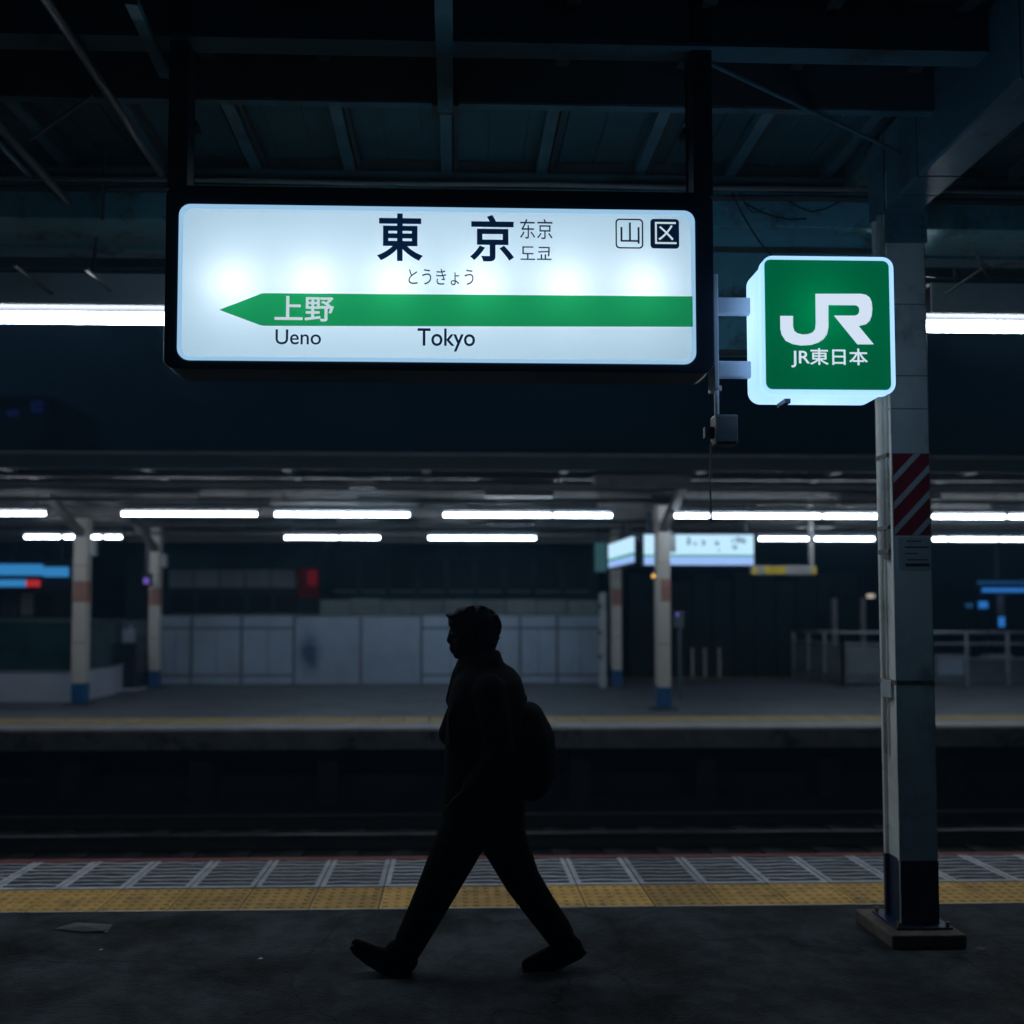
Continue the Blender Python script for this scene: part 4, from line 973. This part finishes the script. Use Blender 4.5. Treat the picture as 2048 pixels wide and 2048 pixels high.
# litter
lt = thing('paper_scrap', 'crumpled pale scrap of paper on the dark platform floor', 'litter', G(170,1857))
c0 = G(170,1857)
mb = MB(); pts = [G(108,1860),G(150,1849),G(180,1848),G(226,1852),G(205,1865),(G(165,1866))]
mb.add([(p.x,p.y,.003+random.uniform(0,.010)) for p in pts]+[(c0.x,c0.y,.014)], [(i,(i+1) % 6,6) for i in range(6)])
mb.build('sheet', M['litter'], lt)
MB().add([(G(205,1866)+Vector((0,0,.006))),(G(226,1853)+Vector((0,0,.012))),(G(214,1867)+Vector((0,0,.004)))], [(0,1,2)]).build('torn_corner', M['litter'], lt)
for i, (a, b, s, lb) in enumerate(((201,1902,.010,'small white scrap lying on the floor below the crumpled paper'),(520,1920,.012,'faint fleck of litter on the floor left of the walking person'),(1960,1900,.03,'brown leaf beside the concrete pad of the pillar'))):
    p = G(a,b); o = MB().add([(p.x-s,p.y,.004),(p.x,p.y-s*.7,.008),(p.x+s*1.2,p.y+s*.2,.005),(p.x+s*.2,p.y+s*.8,.010)], [(0,1,2,3)]).build('litter_scrap' if i < 2 else 'fallen_leaf', M['paper'] if i < 2 else M['pad'])
    tag(o, lb, 'litter')

# ================================================================== PERSON
Q0 = 4.24
def B(px, py, dy=0.0): return P(px, py, Q0) + Vector((0, dy, 0))
per = thing('person', 'person in dark coat with a backpack striding past, seen as a silhouette', 'person', G(950,1938))
# one continuous body
b = MB()
b.ball(B(950,1255), (.090,.076,.092), 20, 14); b.ball(B(930,1285), (.058,.058,.062), 16, 12)
b.limb([(B(907,1258), .018), (B(900,1276), .014), (B(897,1281), .011)]); b.ball(B(902,1283), .015)
b.ball(B(904,1296), (.014,.022,.012)); b.ball(B(906,1303), (.013,.02,.010)); b.ball(B(917,1311), (.024,.03,.018)); b.ball(B(935,1308), (.04,.045,.028))
for s_ in (-1, 1):
    b.ball(B(958,1272,s_*.074), (.016,.010,.028)); b.ball(B(907,1268,s_*.030), (.012,.014,.010))
b.limb([(B(955,1290), .058), (B(966,1345), .062)])
for s_ in (-1, 1): b.limb([(B(968,1360), .075), (B(970,1378,s_*.16), .060)])
b.ball(B(968,1420), (.115,.165,.16)); b.ball(B(966,1510), (.105,.15,.15)); b.ball(B(966,1590), (.115,.16,.12))
AN = [(B(975,1385,-.185), .052), (B(996,1490,-.215), .040), (B(942,1565,-.205), .028)]
AF = [(B(962,1385,.185), .052), (B(902,1478,.205), .040), (B(918,1420,.135), .030)]
b.limb(AN); b.limb(AF)
def hand(wr, tip, side, curl):
    wr, tip = Vector(wr), Vector(tip); d = (tip-wr).normalized(); sd = Vector((0,1,0)); up = d.cross(sd).normalized()
    pc = wr+d*.05
    for k in range(4): b.limb([(wr+d*.01+up*(k-1.5)*.012, .016), (wr+d*.085+up*(k-1.5)*.019, .013)])
    for k, ln in enumerate((.068,.078,.074,.058)):
        r0 = wr+d*.085+up*(k-1.5)*.020; p1 = r0+d*ln*.5+sd*side*.008; p2 = p1+d*ln*.32*math.cos(curl)+sd*side*(.014+.03*curl); p3 = p2+d*ln*.2*math.cos(curl*1.6)+sd*side*(.012+.02*curl)
        b.limb([(r0,.0092),(p1,.0085),(p2,.008),(p3,.007)])
    t0 = wr+d*.03+up*.034*(1); b.limb([(t0,.012),(t0+d*.032+up*.022+sd*side*.012,.010),(t0+d*.062+up*.024+sd*side*.024,.008)])
hand(AN[2][0], B(918,1592,-.195), 1, .7); hand(AF[2][0], B(928,1388,.12), -1, 1.0)
LN = [(B(948,1600,-.08), .088), (B(876,1762,-.07), .060), (B(816,1888,-.03), .036)]
LF = [(B(985,1600,.08), .088), (B(1046,1772,.07), .058), (B(1124,1874,0), .036)]
b.limb(LN); b.limb(LF)
b.limb([(B(814,1908,-.03), .030), (B(775,1905,-.03), .024), (B(735,1893,-.03), .016)]); b.limb([(B(1140,1890,0), .026), (B(1092,1914,0), .022), (B(1068,1924,0), .014)])
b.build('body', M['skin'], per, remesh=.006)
# hair
h = MB()
h.ball(B(954,1250), (.110,.094,.092), 20, 14); h.ball(B(974,1264), (.058,.083,.076), 16, 12); h.ball(B(912,1235), (.036,.066,.026), 14, 10); h.limb([(B(908,1233,-.03), .018), (B(894,1230,-.03), .007)]); h.limb([(B(908,1233,.03), .018), (B(895,1231,.03), .007)]); h.limb([(B(908,1233), .018), (B(893,1230), .008)]); h.ball(B(928,1228), (.05,.07,.036), 14, 10)
h.ball(B(909,1246), (.030,.068,.030), 14, 10); h.ball(B(980,1253), (.052,.080,.060), 14, 10); h.ball(B(940,1270), (.03,.085,.035), 12, 8)
for i in range(90):
    a = random.uniform(-.9, 2.3); s_ = random.uniform(-1, 1)
    base_ = B(953+math.cos(a)*44, 1252-math.sin(a)*37, s_*.055); dr = (base_-B(952,1262)).normalized()
    h.limb([(base_, .013), (base_+dr*random.uniform(.002,.008)+Vector((random.uniform(.0,.010),0,-random.uniform(.004,.014))), .006)])
h.limb([(B(978,1272), .050), (B(974,1290), .046), (B(972,1302), .036)], 1.2)
for q in (1288,1293,1299): h.limb([(B(975,q-10,random.uniform(-.04,.04)), .02), (B(981,q+2,random.uniform(-.04,.04)), .006)])
for q in range(6): h.limb([(B(912,1232,-.05+q*.02), .014), (B(897+q % 2*4,1233+q % 3*4,-.05+q*.02), .005)])
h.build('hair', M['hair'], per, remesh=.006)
# coat: lofted body plus sleeves and collar
c = MB()
secs = [(1326,934,1000,.075),(1342,915,1028,.15),(1360,905,1042,.20),(1395,897,1052,.215),(1445,893,1050,.205),(1510,889,1048,.195),(1580,887,1048,.20),(1630,882,1050,.20),(1655,880,1052,.19)]
n = 28; vs = []; fs = []
for (py, xa, xb, hw) in secs:
    p0, p1 = B(xa,py), B(xb,py); cx_ = (p0.x+p1.x)/2; rx = (p1.x-p0.x)/2; z = (p0.z+p1.z)/2
    for k in range(n):
        a = 2*math.pi*k/n; ca, sa = math.cos(a), math.sin(a); e_ = 2/2.5
        vs.append((cx_+rx*abs(ca)**e_*(1 if ca > 0 else -1), Q0+hw*abs(sa)**e_*(1 if sa > 0 else -1), z+.012*math.sin(a*3+py*.02)))
for i in range(len(secs)-1):
    for k in range(n): fs.append((i*n+k, i*n+(k+1) % n, (i+1)*n+(k+1) % n, (i+1)*n+k))
fs.append(tuple(range(n))); fs.append(tuple((len(secs)-1)*n+k for k in range(n)))
c.add(vs, fs)
c.limb([(B(975,1380,-.17), .085), (B(985,1430,-.205), .074), (B(996,1490,-.215), .066), (B(970,1530,-.21), .060), (B(946,1560,-.205), .052)])
c.limb([(B(962,1380,.17), .085), (B(925,1440,.20), .072), (B(902,1478,.205), .064), (B(914,1430,.145), .052)])
c.limb([(B(930,1324,-.04), .030), (B(958,1318,-.07), .028), (B(986,1314,-.04), .032), (B(990,1312,0), .032), (B(986,1314,.04), .032), (B(958,1318,.07), .028), (B(930,1324,.04), .030), (B(923,1329,0), .028)])
c.limb([(B(925,1338,-.05), .032), (B(950,1332,-.085), .03), (B(985,1325,-.06), .034), (B(992,1322,0), .034), (B(985,1325,.06), .034), (B(950,1332,.085), .03), (B(925,1338,.05), .032), (B(918,1342,0), .028)])
c.limb([(B(915,1350,0), .03), (B(903,1400,0), .03)])
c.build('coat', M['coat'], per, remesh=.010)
t = MB()
t.ball(B(966,1610), (.165,.185,.13), 18, 12)
t.limb([(B(946,1620,-.08), .122), (B(912,1690,-.078), .110), (B(880,1758,-.07), .094), (B(849,1822,-.055), .082), (B(824,1872,-.04), .074), (B(816,1890,-.035), .068)])
t.limb([(B(988,1620,.08), .122), (B(1012,1695,.078), .110), (B(1046,1768,.07), .088), (B(1082,1820,.05), .078), (B(1112,1860,.03), .072), (B(1121,1874,.02), .068)])
t.build('trousers', M['trousers'], per, remesh=.009)
def shoe(chain, sole, dy):
    s_ = MB(); s_.limb(chain, .8); o_ = s_.build('shoe', M['shoe'], per, remesh=.007)
    pts = [B(p[0], p[1], dy) for p in sole]; m_ = MB()
    for p, q in zip(pts, pts[1:]):
        d_ = (q-p).normalized(); m_.bar(p-d_*.004, q+d_*.004, .082, .016)
    m_.build('sole', M['shoe'], o_)
shoe([(B(806,1893,-.03), .052), (B(814,1916,-.03), .054), (B(795,1918,-.03), .046), (B(795,1895,-.03), .052), (B(786,1915,-.03), .048), (B(752,1903,-.03), .040), (B(722,1888,-.03), .031), (B(714,1883,-.03), .025)],
     [(824,1942),(800,1943),(764,1931),(736,1914),(712,1894),(707,1884)], -.03)
shoe([(B(1132,1880,0), .048), (B(1148,1891,0), .040), (B(1118,1904,0), .048), (B(1085,1918,0), .042), (B(1062,1926,0), .033), (B(1054,1928,0), .027)],
     [(1168,1898),(1158,1908),(1122,1926),(1090,1938),(1060,1941),(1046,1938)], 0)

# backpack
bk = thing('backpack', 'dark rounded backpack worn on the back of the walking person', 'backpack', B(1070,1575))
o = MB()
prof = [(1030,1405,.12),(1055,1403,.14),(1074,1412,.15),(1094,1440,.155),(1108,1480,.155),(1114,1525,.155),(1110,1560,.15),(1092,1578,.14),(1050,1580,.13)]
o.limb([(B(1056,1436), .078), (B(1066,1480), .106), (B(1070,1535), .102), (B(1062,1565), .085)], 1.55)
o.build('bag_body', M['bag'], bk, remesh=.009)
pk = MB().limb([(B(1090,1505), .058), (B(1090,1545), .056)], 1.9).build('front_pocket', M['bag'], bk, remesh=.009)
MB().tube([B(1112,1512,-.09), B(1116,1512,0), B(1112,1512,.09)], .003, 6).build('zip', M['bag'], pk)
for s_ in (-1, 1):
    st = [B(1040,1412,s_*.10), B(1015,1362,s_*.115), B(975,1345,s_*.12), B(925,1372,s_*.125), B(900,1425,s_*.13), B(902,1480,s_*.14), B(940,1520,s_*.18), B(1000,1540,s_*.19), B(1045,1548,s_*.15)]
    mb = MB(); 
    for p, q in zip(st, st[1:]): mb.bar(p, q, .05, .012, (0,.2*s_,1) if abs((q-p).normalized().z) < .7 else (1,0,0))
    mb.build('strap', M['bag'], bk)
MB().tube([B(1040,1408,-.03), B(1046,1394,-.02), B(1052,1394,.02), B(1052,1408,.03)], .007, 8).build('grab_loop', M['bag'], bk, smooth=True)

bpy.context.view_layer.update()
